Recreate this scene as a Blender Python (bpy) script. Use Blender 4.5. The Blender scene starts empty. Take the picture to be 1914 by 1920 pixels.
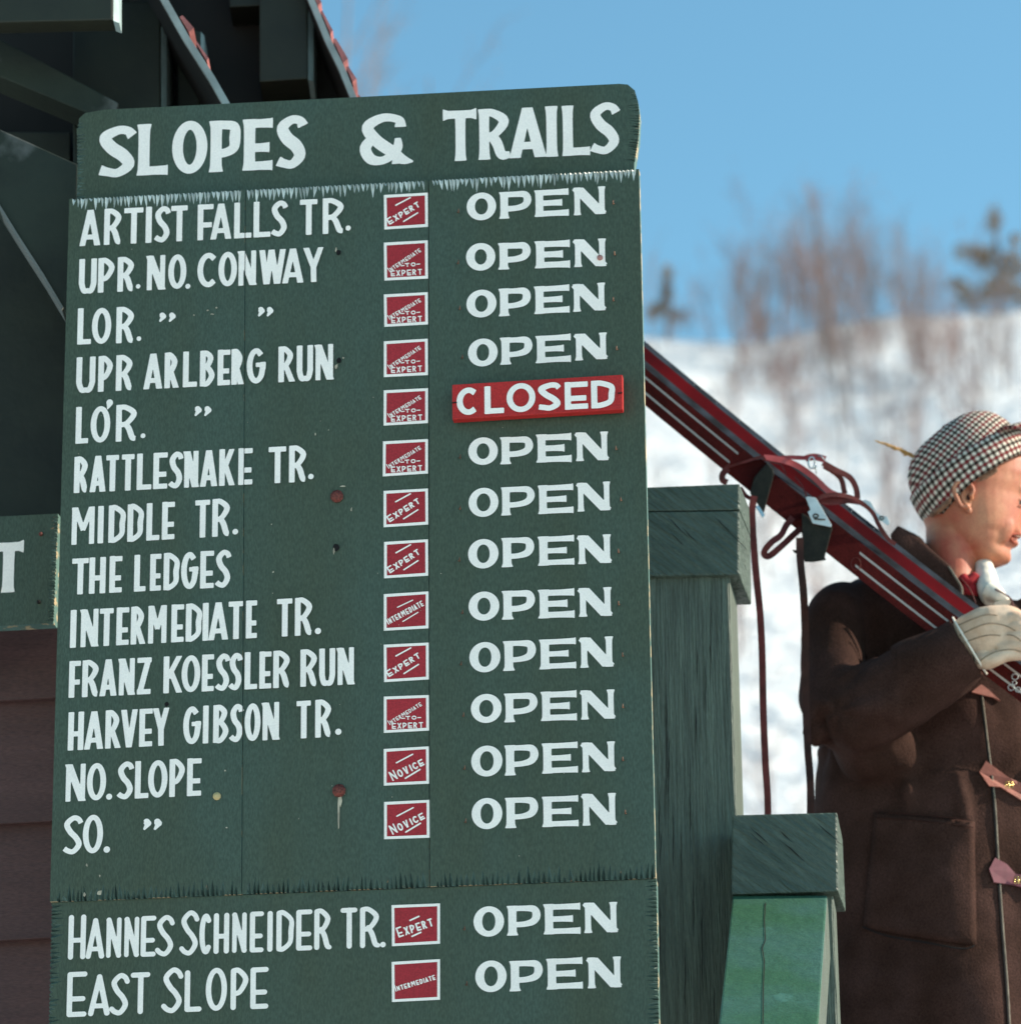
import bpy, bmesh, math, random
import numpy as np
from mathutils import Vector, Matrix, noise
from mathutils.geometry import tessellate_polygon
sc = bpy.context.scene
COL = sc.collection
R = math.radians
random.seed(7)

# ---------------------------------------------------------------- camera
FPX = 7000.0                      # focal length in photo pixels (photo 1914 wide)
CX, CY = 957.0, 960.0
PITCH, ROLL = R(18.02), R(0.67)
CAM = Vector((0, 0, 1.6))
cd = bpy.data.cameras.new('camera'); cam = bpy.data.objects.new('camera', cd); COL.objects.link(cam)
cd.sensor_width = 36.0; cd.lens = FPX / 1914.0 * 36.0
cd.clip_start = 0.1; cd.clip_end = 3000
cam.matrix_world = Matrix.Translation(CAM) @ Matrix.Rotation(R(90) + PITCH, 4, 'X') @ Matrix.Rotation(-ROLL, 4, 'Z')
sc.camera = cam
RM = cam.matrix_world.to_3x3()
CR, CU, CF = RM @ Vector((1, 0, 0)), RM @ Vector((0, 1, 0)), RM @ Vector((0, 0, -1))
cd.dof.use_dof = True; cd.dof.focus_distance = 5.75; cd.dof.aperture_fstop = 5.4

# ---------------------------------------------------------------- world, sun, exposure
SUN = Vector((0.86, 0.03, 0.51)).normalized()
w = bpy.data.worlds.new('World'); sc.world = w; w.use_nodes = True
nt = w.node_tree; bg = nt.nodes['Background']
sky = nt.nodes.new('ShaderNodeTexSky'); sky.sky_type = 'NISHITA'; sky.sun_disc = False
sky.sun_elevation = math.asin(SUN.z); sky.sun_rotation = math.atan2(SUN.x, SUN.y)
sky.altitude = 600; sky.air_density = 1.0; sky.dust_density = 0.4; sky.ozone_density = 1.6
tint = nt.nodes.new('ShaderNodeMix'); tint.data_type = 'RGBA'; tint.blend_type = 'MULTIPLY'; tint.inputs[0].default_value = 1
nt.links.new(sky.outputs[0], tint.inputs[6]); tint.inputs[7].default_value = (0.90, 1.29, 1.17, 1)
nt.links.new(tint.outputs[2], bg.inputs[0]); bg.inputs[1].default_value = 0.115
sl = bpy.data.lights.new('sun', 'SUN'); sl.energy = 4.8; sl.angle = R(0.5); sl.color = (1, 0.87, 0.70)
so = bpy.data.objects.new('sun', sl); COL.objects.link(so)
so.rotation_euler = SUN.to_track_quat('Z', 'Y').to_euler(); so.location = (20, 5, 30)
sc.view_settings.view_transform = 'Standard'; sc.view_settings.look = 'None'
sc.view_settings.gamma = 1; sc.view_settings.use_curve_mapping = False
sc.view_settings.exposure = 0.66
sc.render.engine = 'CYCLES'
sc.cycles.max_bounces = 8; sc.cycles.diffuse_bounces = 4

# ---------------------------------------------------------------- measuring helpers
def ray(px, py):
    return (CF + CR * ((px - CX) / FPX) - CU * ((py - CY) / FPX))
def at(px, py, D):                 # a point seen at px,py standing D metres out (vertical plane y = D)
    r = ray(px, py); return CAM + r * (D / r.y)
PSI = R(6.5)
HB = Vector((math.cos(PSI), -math.sin(PSI), 0)); NB = Vector((math.sin(PSI), math.cos(PSI), 0))  # NB points away from camera
B0 = at(665, 960, 5.6)
MPP = 5.6 / math.cos(PITCH) / FPX  # metres per photo pixel on the board
def bd(px, py, d=0.0):             # point on the plane of the board, d metres behind its face
    r = ray(px, py); t = (B0 + NB * d - CAM).dot(NB) / r.dot(NB); return CAM + r * t

# ---------------------------------------------------------------- mesh helpers
class MB:
    def __init__(s): s.v = []; s.f = []; s.m = []
    def add(s, vs, fs, m=0):
        o = len(s.v); s.v += [tuple(v) for v in vs]; s.f += [tuple(i + o for i in f) for f in fs]; s.m += [m] * len(fs)
    def prism(s, fr, bk, m=0, mside=None):
        n = len(fr); s.add(list(fr) + list(bk), [tuple(range(n)), tuple(range(2 * n - 1, n - 1, -1))], m)
        s.add(list(fr) + list(bk), [((i + 1) % n, i, n + i, n + (i + 1) % n) for i in range(n)], m if mside is None else mside)
    def tube(s, pts, rad, seg=8, m=0, flat=1.0, up=None):
        pts = [Vector(p) for p in pts]; n = len(pts)
        if not hasattr(rad, '__len__'): rad = [rad] * n
        vs = []; prev = Vector(up) if up else Vector((0.13, 0.9, 0.4))
        for i, p in enumerate(pts):
            d = (pts[min(i + 1, n - 1)] - pts[max(i - 1, 0)]).normalized()
            a = (prev - d * prev.dot(d)).normalized(); b = d.cross(a); prev = a
            for k in range(seg):
                t = 2 * math.pi * k / seg
                vs.append(p + a * (math.cos(t) * rad[i] * flat) + b * (math.sin(t) * rad[i]))
        fs = [(i * seg + k, i * seg + (k + 1) % seg, (i + 1) * seg + (k + 1) % seg, (i + 1) * seg + k) for i in range(n - 1) for k in range(seg)]
        fs += [tuple(range(seg - 1, -1, -1)), tuple((n - 1) * seg + k for k in range(seg))]
        s.add(vs, fs, m)
    def ball(s, c, r, seg=12, rings=8, m=0, rot=None):
        c = Vector(c); r = (r, r, r) if not hasattr(r, '__len__') else r
        vs = []; 
        for i in range(rings + 1):
            th = math.pi * i / rings
            for k in range(seg):
                ph = 2 * math.pi * k / seg
                q = Vector((math.sin(th) * math.cos(ph) * r[0], math.sin(th) * math.sin(ph) * r[1], math.cos(th) * r[2]))
                if rot: q = rot @ q
                vs.append(c + q)
        fs = []
        for i in range(rings):
            for k in range(seg):
                a, b, c2, d = i * seg + k, i * seg + (k + 1) % seg, (i + 1) * seg + (k + 1) % seg, (i + 1) * seg + k
                fs.append((a, b, c2, d))
        s.add(vs, fs, m)
    def box(s, c, sx, sy, sz, rot=None, m=0):
        c = Vector(c); P = []
        for z in (-1, 1):
            for x, y in ((-1, -1), (1, -1), (1, 1), (-1, 1)):
                q = Vector((x * sx / 2, y * sy / 2, z * sz / 2)); P.append(c + (rot @ q if rot else q))
        s.add(P, [(3, 2, 1, 0), (4, 5, 6, 7), (0, 1, 5, 4), (1, 2, 6, 5), (2, 3, 7, 6), (3, 0, 4, 7)], m)
    def build(s, name, mats, parent=None, smooth=False, bevel=0, fix=True, auto=None):
        me = bpy.data.meshes.new(name)
        me.from_pydata(s.v, [], s.f)
        if not isinstance(mats, (list, tuple)): mats = [mats]
        for q in mats: me.materials.append(q)
        me.polygons.foreach_set('material_index', s.m)
        if smooth: me.polygons.foreach_set('use_smooth', [True] * len(me.polygons))
        if fix or bevel:
            bm = bmesh.new(); bm.from_mesh(me)
            bmesh.ops.remove_doubles(bm, verts=bm.verts, dist=1e-6)
            if bevel:
                es = [e for e in bm.edges if len(e.link_faces) == 2 and e.calc_face_angle(0) > R(35)]
                bmesh.ops.bevel(bm, geom=es, offset=bevel, segments=2, affect='EDGES', profile=0.6)
            bmesh.ops.recalc_face_normals(bm, faces=bm.faces); bm.to_mesh(me); bm.free()
        me.update()
        if smooth and auto:
            me.set_sharp_from_angle(angle=R(auto))
        o = bpy.data.objects.new(name, me); COL.objects.link(o)
        if parent: o.parent = parent
        return o
def tag(o, label=None, cat=None, group=None, kind=None):
    if label: o['label'] = label
    if cat: o['category'] = cat
    if group: o['group'] = group
    if kind: o['kind'] = kind
    return o
def thing(name, label, cat, group=None):
    o = bpy.data.objects.new(name, None); o.empty_display_size = 0.1; COL.objects.link(o); return tag(o, label, cat, group)
def base_at(o, p):                  # put the Empty at the base of its thing, parts keep their world place
    o.location = p
    for c in o.children: c.matrix_parent_inverse = Matrix.Translation(p).inverted()
def remesh(o, voxel, smooth=4, fac=0.6, push=None):
    m = o.modifiers.new('r', 'REMESH'); m.mode = 'VOXEL'; m.voxel_size = voxel; m.use_smooth_shade = True
    if smooth: q = o.modifiers.new('s', 'SMOOTH'); q.factor = fac; q.iterations = smooth
    dg = bpy.context.evaluated_depsgraph_get(); dg.update()
    me = bpy.data.meshes.new_from_object(o.evaluated_get(dg)); o.modifiers.clear()
    old = o.data; o.data = me; me.name = old.name
    me.materials.clear(); [me.materials.append(x) for x in old.materials]
    if push:
        co = np.empty(len(me.vertices) * 3); me.vertices.foreach_get('co', co); co = co.reshape(-1, 3)
        no = np.empty(len(me.vertices) * 3); me.vertices.foreach_get('normal', no); no = no.reshape(-1, 3)
        for i in range(len(co)):
            co[i] += no[i] * push(Vector(co[i]), Vector(no[i]))
        me.vertices.foreach_set('co', co.ravel())
    me.polygons.foreach_set('use_smooth', [True] * len(me.polygons)); me.update()
def crv(pts, n=6, closed=False):
    pts = [Vector(p) for p in pts]; out = []; N = len(pts)
    rng = range(N if closed else N - 1)
    for i in rng:
        if closed: p0, p1, p2, p3 = pts[i - 1], pts[i], pts[(i + 1) % N], pts[(i + 2) % N]
        else: p0, p1, p2, p3 = pts[max(i - 1, 0)], pts[i], pts[i + 1], pts[min(i + 2, N - 1)]
        for k in range(n):
            t = k / n
            out.append(0.5 * ((2 * p1) + (p2 - p0) * t + (2 * p0 - 5 * p1 + 4 * p2 - p3) * t * t + (3 * p1 - p0 - 3 * p2 + p3) * t ** 3))
    if not closed: out.append(pts[-1])
    return out

# ---------------------------------------------------------------- materials
def mat(name, col, rough=0.6, var=0.12, vscale=6, grain=0.0, gscale=700, bump=0.0, bscale=60, stretch=(1, 1, 1), col2=None, spec=0.4,
        sheen=0, metal=0, rot=(0, 0, 0), wear=None, wearscale=30, wearcut=0.62, sss=0, weartint=None, bdist=0.004, coat=0):
    m = bpy.data.materials.new(name); m.use_nodes = True; n = m.node_tree; N = n.nodes; L = n.links
    b = N['Principled BSDF']; b.inputs['Roughness'].default_value = rough; b.inputs['Metallic'].default_value = metal
    b.inputs['Specular IOR Level'].default_value = spec
    if sheen: b.inputs['Sheen Weight'].default_value = sheen; b.inputs['Sheen Roughness'].default_value = 0.5
    if coat: b.inputs['Coat Weight'].default_value = coat; b.inputs['Coat Roughness'].default_value = 0.2
    if sss: b.inputs['Subsurface Weight'].default_value = sss; b.inputs['Subsurface Radius'].default_value = (0.012, 0.004, 0.002); b.inputs['Subsurface Scale'].default_value = 0.6
    tc = N.new('ShaderNodeTexCoord'); m0 = N.new('ShaderNodeMapping'); L.new(tc.outputs['Object'], m0.inputs[0]); m0.inputs['Rotation'].default_value = rot
    mp = N.new('ShaderNodeMapping'); L.new(m0.outputs[0], mp.inputs[0]); mp.inputs['Scale'].default_value = stretch
    def noi(scale, det=4, src=mp): 
        t = N.new('ShaderNodeTexNoise'); t.inputs['Scale'].default_value = scale; t.inputs['Detail'].default_value = det; L.new(src.outputs[0], t.inputs[0]); return t
    a = noi(vscale); rmp = N.new('ShaderNodeValToRGB'); L.new(a.outputs[0], rmp.inputs[0])
    c2 = col2 or tuple(min(1, c * (1 + var)) for c in col); c1 = tuple(c * (1 - var) for c in col) if not col2 else col
    rmp.color_ramp.elements[0].position = 0.35; rmp.color_ramp.elements[1].position = 0.65
    rmp.color_ramp.elements[0].color = (*c1, 1); rmp.color_ramp.elements[1].color = (*c2, 1)
    out = rmp.outputs[0]
    if grain:
        g = noi(gscale, 1); mr = N.new('ShaderNodeMapRange'); L.new(g.outputs[0], mr.inputs[0])
        mr.inputs[1].default_value = 0.3; mr.inputs[2].default_value = 0.7; mr.inputs[3].default_value = 1 - grain; mr.inputs[4].default_value = 1 + grain
        mx = N.new('ShaderNodeVectorMath'); mx.operation = 'SCALE'; L.new(out, mx.inputs[0]); L.new(mr.outputs[0], mx.inputs['Scale']); out = mx.outputs[0]
    if wear:
        wn = noi(wearscale, 6); wr = N.new('ShaderNodeMapRange'); L.new(wn.outputs[0], wr.inputs[0]); wr.inputs[1].default_value = wearcut; wr.inputs[2].default_value = wearcut + 0.03
        mx = N.new('ShaderNodeMix'); mx.data_type = 'RGBA'; L.new(wr.outputs[0], mx.inputs[0]); L.new(out, mx.inputs[6]); mx.inputs[7].default_value = (*wear, 1); out = mx.outputs[2]
    L.new(out, b.inputs['Base Color'])
    if bump:
        bn = noi(bscale, 6); bu = N.new('ShaderNodeBump'); bu.inputs['Strength'].default_value = bump; bu.inputs['Distance'].default_value = bdist
        L.new(bn.outputs[0], bu.inputs['Height']); L.new(bu.outputs[0], b.inputs['Normal'])
    return m
GREEN = (0.040, 0.078, 0.066)
M = {}
M['board'] = mat('board green paint', (0.050, 0.067, 0.041), 0.55, vscale=7, col2=(0.051, 0.078, 0.056), grain=0.22, gscale=420, bump=0.25, bscale=90, stretch=(1, 1, 0.35), spec=0.35, wear=(0.35, 0.33, 0.27), wearscale=55, wearcut=0.79)
M['board_edge'] = mat('board edge worn', (0.09, 0.17, 0.15), 0.6, vscale=30, wear=(0.42, 0.33, 0.2), wearscale=40, wearcut=0.53, bump=0.4, spec=0.4)
M['notch'] = mat('gouged green edge', (0.06, 0.10, 0.085), 0.5, var=0.3, vscale=60, bump=0.3, bscale=200, wear=(0.32, 0.22, 0.14), wearscale=45, wearcut=0.68)
M['notch_sunlit'] = mat('gouged green edge painted sunlit', (0.55, 0.56, 0.52), 0.5, var=0.1, vscale=40, col2=(0.80, 0.80, 0.74), wear=(0.08, 0.14, 0.12), wearscale=14, wearcut=0.60)  # pale colour paints sunlight onto the green top gouges
M['white'] = mat('white sign paint', (0.95, 0.855, 0.775), 0.6, var=0.03, vscale=14, grain=0.05, gscale=420, bump=0.1, bscale=120, spec=0.3)
M['red'] = mat('red patch paint', (0.36, 0.022, 0.030), 0.6, var=0.08, grain=0.2, gscale=420, spec=0.3)
M['redboard'] = mat('red board paint', (0.42, 0.020, 0.018), 0.55, var=0.1, grain=0.2, gscale=420, bump=0.15, wear=(0.5, 0.3, 0.2), wearscale=60, wearcut=0.76, spec=0.3)
M['rust'] = mat('rusty iron', (0.14, 0.03, 0.02), 0.6, var=0.5, vscale=300, bump=0.5, bscale=400)
M['hook'] = mat('rusty hook wire', (0.16, 0.08, 0.05), 0.5, var=0.5, vscale=80, metal=0.3)
M['hole'] = mat('dark bolt hole', (0.006, 0.004, 0.004), 0.9)
M['post'] = mat('weathered green post paint', (0.060, 0.076, 0.058), 0.55, vscale=30, col2=(0.10, 0.13, 0.10), grain=0.25, gscale=400, bump=0.9, bscale=70, stretch=(3.5, 3.5, 0.22), spec=0.45, bdist=0.006)
M['cap_paint'] = mat('rough sawn green paint', (0.038, 0.060, 0.044), 0.5, vscale=30, col2=(0.07, 0.10, 0.078), grain=0.25, gscale=400, bump=0.9, bscale=70, stretch=(.35, 1, 2.6), rot=(0, R(-38), 0), spec=0.5, bdist=0.008)
M['rail'] = mat('bright green rail paint', (0.030, 0.098, 0.052), 0.6, vscale=9, col2=(0.040, 0.110, 0.088), bump=0.6, bscale=40, wear=(0.055, 0.150, 0.115), wearscale=14, wearcut=0.63, spec=0.3, grain=.25, gscale=400)
M['eave'] = mat('dark green eave paint', (0.014, 0.016, 0.009), 0.6, var=0.3, vscale=8, bump=0.2)
M['brace'] = mat('green brace paint with grey light patches', (0.014, 0.020, 0.013), 0.7, var=0.3, vscale=8, bump=0.3, wear=(0.085, 0.088, 0.080), wearscale=3.2, wearcut=0.50)  # grey patches paint the light on the brace face into its colour
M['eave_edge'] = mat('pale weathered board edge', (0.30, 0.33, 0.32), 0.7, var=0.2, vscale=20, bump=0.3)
M['lit_edge'] = mat('green beam side painted lit', (0.28, 0.37, 0.37), 0.6, var=0.2, vscale=20, spec=0.6)  # pale colour stands in for light on the beam and post sides
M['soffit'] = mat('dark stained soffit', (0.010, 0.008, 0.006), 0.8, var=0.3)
M['brown'] = mat('brown stained siding', (0.060, 0.028, 0.026), 0.65, vscale=5, col2=(0.084, 0.040, 0.037), grain=0.3, gscale=350, bump=0.5, bscale=40, stretch=(0.3, 1, 3))
M['shingle'] = mat('faded red shingle', (0.42, 0.14, 0.13), 0.8, var=0.3, vscale=30)
M['snow'] = mat('snow', (0.66, 0.67, 0.68), 0.8, vscale=0.5, col2=(0.80, 0.80, 0.79), bump=0.8, bscale=1.6, spec=0.1, bdist=0.5)
M['bark'] = mat('grey brown twig bark', (0.23, 0.17, 0.15), 0.9, var=0.3, vscale=3)
M['barkred'] = mat('reddish twig bark', (0.29, 0.185, 0.165), 0.9, var=0.3, vscale=3)
M['needle'] = mat('olive brown foliage', (0.18, 0.105, 0.045), 0.8, vscale=2, col2=(0.34, 0.22, 0.11))
M['needle_dark'] = mat('dark conifer foliage', (0.045, 0.045, 0.035), 0.8, vscale=2, col2=(0.08, 0.07, 0.045))
M['skin'] = mat('skin', (0.52, 0.215, 0.115), 0.55, vscale=15, col2=(0.40, 0.085, 0.048), sss=0.10, grain=0.13, gscale=500, spec=0.35)
M['lip'] = mat('lips', (0.38, 0.10, 0.065), 0.75, var=0.1, spec=0.1)
M['mouth'] = mat('mouth shadowed inside', (0.10, 0.018, 0.014), 0.9, spec=0.0)
M['teeth'] = mat('teeth', (0.30, 0.24, 0.19), 0.8, spec=0.05)
M['eye'] = mat('eye white', (0.30, 0.24, 0.20), 0.5, spec=0.2); M['iris'] = mat('iris', (0.03, 0.025, 0.02), 0.5, spec=0.2)
M['hair'] = mat('short fair brown hair', (0.26, 0.13, 0.075), 0.7, var=0.4, vscale=150, bump=0.5, bscale=500)
M['coat'] = mat('dark brown wool', (0.038, 0.0175, 0.0125), 0.9, vscale=12, col2=(0.060, 0.029, 0.023), sheen=0.0, grain=0.35, gscale=450, bump=0.4, bscale=260, spec=0.1)
M['seam'] = mat('pale seam edging', (0.20, 0.17, 0.13), 0.8, var=0.3, vscale=60)
M['dark_seam'] = mat('dark seam', (0.008, 0.006, 0.006), 0.9)
M['pink'] = mat('faded pink leather', (0.32, 0.10, 0.07), 0.6, var=0.15, vscale=60, bump=0.2, bscale=300)
M['plum'] = mat('plum leather', (0.17, 0.045, 0.06), 0.6, var=0.15, vscale=60)
M['glove'] = mat('cream leather glove', (0.60, 0.40, 0.27), 0.6, vscale=30, col2=(0.74, 0.55, 0.40), bump=0.3, bscale=90, grain=0.08)
M['lining'] = mat('white lining', (0.80, 0.73, 0.62), 0.8, var=0.08, vscale=60)
M['redwool'] = mat('red knit', (0.36, 0.015, 0.02), 0.9, var=0.15, vscale=100, bump=0.5, bscale=400)
M['ski_face'] = mat('dark maroon lacquer', (0.036, 0.005, 0.004), 0.6, vscale=12, col2=(0.066, 0.008, 0.007), grain=0.3, gscale=420, spec=0.04)
M['ski_red'] = mat('bright red lacquer', (0.065, 0.0022, 0.004), 0.5, vscale=7, col2=(0.16, 0.004, 0.007), spec=0.08)
M['ski_edge'] = mat('blue black ski edge', (0.012, 0.017, 0.024), 0.75, var=0.6, vscale=25, spec=0.05)
M['ski_line'] = mat('off white pinstripe', (0.42, 0.37, 0.33), 0.5, var=0.1)
M['leather'] = mat('red brown leather', (0.075, 0.010, 0.007), 0.5, vscale=40, col2=(0.14, 0.022, 0.018), spec=0.25, bump=0.2, bscale=200)
M['leather_dark'] = mat('dark brown leather', (0.036, 0.012, 0.008), 0.6, var=0.3, vscale=40, spec=0.2)
M['leather_red'] = mat('shiny red leather', (0.30, 0.030, 0.032), 0.4, vscale=40, col2=(0.42, 0.07, 0.07), spec=0.4)
M['iron'] = mat('dark painted iron', (0.016, 0.014, 0.009), 0.6, var=0.3, vscale=60, spec=0.2, grain=0.3)
M['steel'] = mat('bright steel plate', (0.62, 0.62, 0.60), 0.4, var=0.08, vscale=60, metal=0.5)
M['chrome'] = mat('shiny buckle metal', (0.55, 0.55, 0.54), 0.25, metal=0.9)
M['brass'] = mat('brass clasp', (0.55, 0.40, 0.15), 0.25, metal=0.9)
M['straw'] = mat('golden straw', (0.50, 0.27, 0.08), 0.7, var=0.3, vscale=100)
M['trousers'] = mat('dark trousers', (0.02, 0.022, 0.028), 0.9)
def check_mat():
    m = bpy.data.materials.new('red black and white checked cloth'); m.use_nodes = True; n = m.node_tree; N = n.nodes; L = n.links
    b = N['Principled BSDF']; b.inputs['Roughness'].default_value = 0.9; b.inputs['Specular IOR Level'].default_value = 0.1
    uv = N.new('ShaderNodeUVMap'); sx = N.new('ShaderNodeSeparateXYZ'); L.new(uv.outputs[0], sx.inputs[0])
    def mth(op, a, bb=None):
        q = N.new('ShaderNodeMath'); q.operation = op
        for i, x in enumerate((a, bb)):
            if x is None: continue
            if isinstance(x, (int, float)): q.inputs[i].default_value = x
            else: L.new(x, q.inputs[i])
        return q.outputs[0]
    u, v = sx.outputs[0], sx.outputs[1]
    fu, fv = mth('FRACT', u), mth('FRACT', v)
    du, dv = mth('LESS_THAN', fu, 0.52), mth('LESS_THAN', fv, 0.52)
    ru = mth('LESS_THAN', mth('FRACT', mth('MULTIPLY', u, 0.5)), 0.5)       # alternate red / black stripes
    rv = mth('LESS_THAN', mth('FRACT', mth('MULTIPLY', v, 0.5)), 0.5)
    def mixc(f, a, bb):
        q = N.new('ShaderNodeMix'); q.data_type = 'RGBA'; L.new(f, q.inputs[0])
        for i, x in ((6, a), (7, bb)):
            if isinstance(x, tuple): q.inputs[i].default_value = (*x, 1)
            else: L.new(x, q.inputs[i])
        return q.outputs[2]
    W, RD, BK = (0.74, 0.66, 0.54), (0.17, 0.014, 0.018), (0.028, 0.015, 0.011)
    su = mixc(ru, BK, RD); sv = mixc(rv, RD, BK)
    both = mixc(rv, RD, BK)
    H = N_val(N, 0.20)
    su2, sv2 = mixc(H, su, W), mixc(H, sv, W)
    out = mixc(dv, mixc(du, W, su2), mixc(du, sv2, both))
    L.new(out, b.inputs['Base Color']); return m
def N_val(N, x):
    v = N.new('ShaderNodeValue'); v.outputs[0].default_value = x; return v.outputs[0]
M['check'] = check_mat()

# ================================================================ SETTING
def hill_z(x, y):
    ridge = 118.0
    base = 0.0 if y < 20 else (min(y, ridge) - 20) * 0.4725
    if y > ridge: base += (y - ridge) * 0.02
    if y > ridge + 6: base -= (y - ridge - 6) * 0.25
    t = max(0, min(1, (y - 25) / 60))
    wob = t * (0.55 * noise.noise(Vector((x * 0.06, y * 0.06, 2))) + 0.25 * noise.noise(Vector((x * 0.25, y * 0.25, 5))))
    rise = max(0, x - 8) * 0.075 * t if y > 25 else 0
    dip = -0.5 * t * math.exp(-((x - 8) / 3.0) ** 2)
    return base + wob + min(rise, 6) + dip
def on_hill(px, py):
    r = ray(px, py); t = 25.0
    while t < 220:
        p = CAM + r * t
        if p.z < hill_z(p.x, p.y): return p
        t += 0.15
    return None
g = MB()
xs = [-600, -300, -120, -60] + [-30 + i * 1.25 for i in range(57)] + [45, 60, 100, 250, 600]
ys = [-300, -100, -30, 0, 10, 20] + [22 + i * 1.25 for i in range(88)] + [140, 170, 220, 300, 500, 900]
vs = [(x, y, hill_z(x, min(y, 200)) if y > 0 else 0.0) for y in ys for x in xs]
nx = len(xs)
g.add(vs, [(j * nx + i, j * nx + i + 1, (j + 1) * nx + i + 1, (j + 1) * nx + i) for j in range(len(ys) - 1) for i in range(nx - 1)])
tag(g.build('snow_ground', M['snow'], smooth=True, fix=False), kind='structure')

# deck the skier stands on, out of the frame below
d = MB(); d.box((2.4, 7.6, 2.03), 5.6, 3.1, 0.14)
for x in (0.2, 2.4, 4.9):
    for y in (6.3, 8.9): d.box((x, y, 0.98), 0.15, 0.15, 1.96)
tag(d.build('wooden_deck', M['brown']), kind='structure')

# ================================================================ TREES on the hill
def bare_tree(h, seed, m, dens=1.0):
    rnd = random.Random(seed); tr = MB(); br = MB()
    def grow(mb, p, dr, ln, r, lev):
        n = 4; pts = [p.copy()]; rs = [r]
        for i in range(n):
            dr = (dr + Vector((rnd.uniform(-1, 1), rnd.uniform(-1, 1), rnd.uniform(-.2, .6))) * 0.13).normalized()
            p = p + dr * (ln / n); pts.append(p.copy()); rs.append(r * (1 - 0.75 * (i + 1) / n))
        mb.tube(pts, rs, 4 if lev == 0 else 3)
        if lev >= 3: return
        k = int((15 if lev == 0 else 5) * dens)
        for i in range(k):
            t = rnd.uniform(0.18 if lev == 0 else 0.15, 1.0); q = pts[min(n, int(t * n))].lerp(pts[min(n, int(t * n) + 1)], t * n % 1)
            a = rnd.uniform(0, 6.28); sp = rnd.uniform(0.35, 0.75)
            nd = (dr * (1 - sp * 0.4) + Vector((math.cos(a), math.sin(a), 0.15)) * sp).normalized()
            grow(br, q, nd, ln * rnd.uniform(0.25, 0.5) * (1.1 - t * 0.5), max(.0035, r * 0.42 * (1.1 - t * 0.6)), lev + 1)
    grow(tr, Vector((0, 0, -0.3)), Vector((rnd.uniform(-.06, .06), 0, 1)), h, 0.0075 * h, 0)
    t = tr.build('bare_tree', m, fix=False); b = br.build('branches', m, t, fix=False); return t, b
protos = []
for i, (h, mm, dn) in enumerate([(6, 'barkred', 1.0), (7.5, 'bark', 1.0), (5, 'barkred', 1.2), (8.5, 'bark', 0.8), (3, 'barkred', 1.5), (2.2, 'barkred', 1.8)]):
    protos.append((*bare_tree(h, 50 + i, M[mm], dn), h))
used = set()
def put_tree(k, p, sc_=1.0, rz=0, label='', group=''):
    t, b, h = protos[k]
    if k in used:
        t2 = t.copy(); b2 = b.copy(); COL.objects.link(t2); COL.objects.link(b2); b2.parent = t2; t = t2
    used.add(k)
    t.location = p; t.scale = (sc_, sc_, sc_ ); t.rotation_euler = (0, 0, rz)
    tag(t, label, 'tree' if k < 4 else 'shrub', group)
    if k >= 4: t.name = 'bare_shrub'
rt = random.Random(11)
# ridge line
for i in range(74):
    px = 1225 + (i / 73) * 640 + rt.uniform(-14, 14)
    sky_h = 115 + 110 * math.exp(-((px - 1520) / 130) ** 2) + 60 * math.exp(-((px - 1660) / 60) ** 2) + rt.uniform(-50, 60)
    if px < 1300 or px > 1760: sky_h *= 0.4
    p = on_hill(px, 618 + rt.uniform(-8, 45)) or on_hill(px, 640)
    if not p: continue
    k = rt.choice((0, 1, 2, 3)); hh = max(1.2, (sky_h + 20) * p.y / FPX * 1.1)
    put_tree(k, p, hh / protos[k][2], rt.uniform(0, 6.28), 'slender leafless tree in the thicket along the snowy ridge', 'leafless trees along the ridge')
# thin trees far behind header, faint
for px, sc2, lb in ((690, 1.75, 'tall thin leafless tree seen faintly between the roof edge and the sign top'), (860, 1.45, 'faint leafless treetop above the middle of the sign header')):
    p = at(px, 400, 75); put_tree(1, Vector((p.x, 75, hill_z(p.x, 75))), sc2, px, lb)
# saplings scattered on the slope
for i in range(115):
    px = rt.uniform(1215, 1910); py = rt.choice((rt.uniform(640, 760), rt.uniform(680, 950), rt.uniform(760, 1500), rt.uniform(1000, 1700)))
    p = on_hill(px, py)
    if not p: continue
    k = rt.choice((0, 2, 1)); hpx = rt.uniform(110, 380)
    put_tree(k, p, hpx * p.y / FPX / protos[k][2], rt.uniform(0, 6.28), 'thin leafless sapling growing out of the snow on the open slope', 'saplings on the snowy slope')
for cx, cy, sx, sy, nn in ((1440, 715, 75, 20, 16), (1740, 690, 55, 20, 10), (1590, 660, 120, 18, 12), (1420, 640, 80, 15, 8)):
    for i in range(nn):
        p = on_hill(rt.gauss(cx, sx * .6), rt.gauss(cy, sy * .6) + 12)
        if p: put_tree(rt.choice((4, 5)), p, rt.uniform(0.35, 0.6), rt.uniform(0, 6.28), 'low reddish brush poking through the snow on the hillside', 'brush on the snowy hillside')
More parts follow.
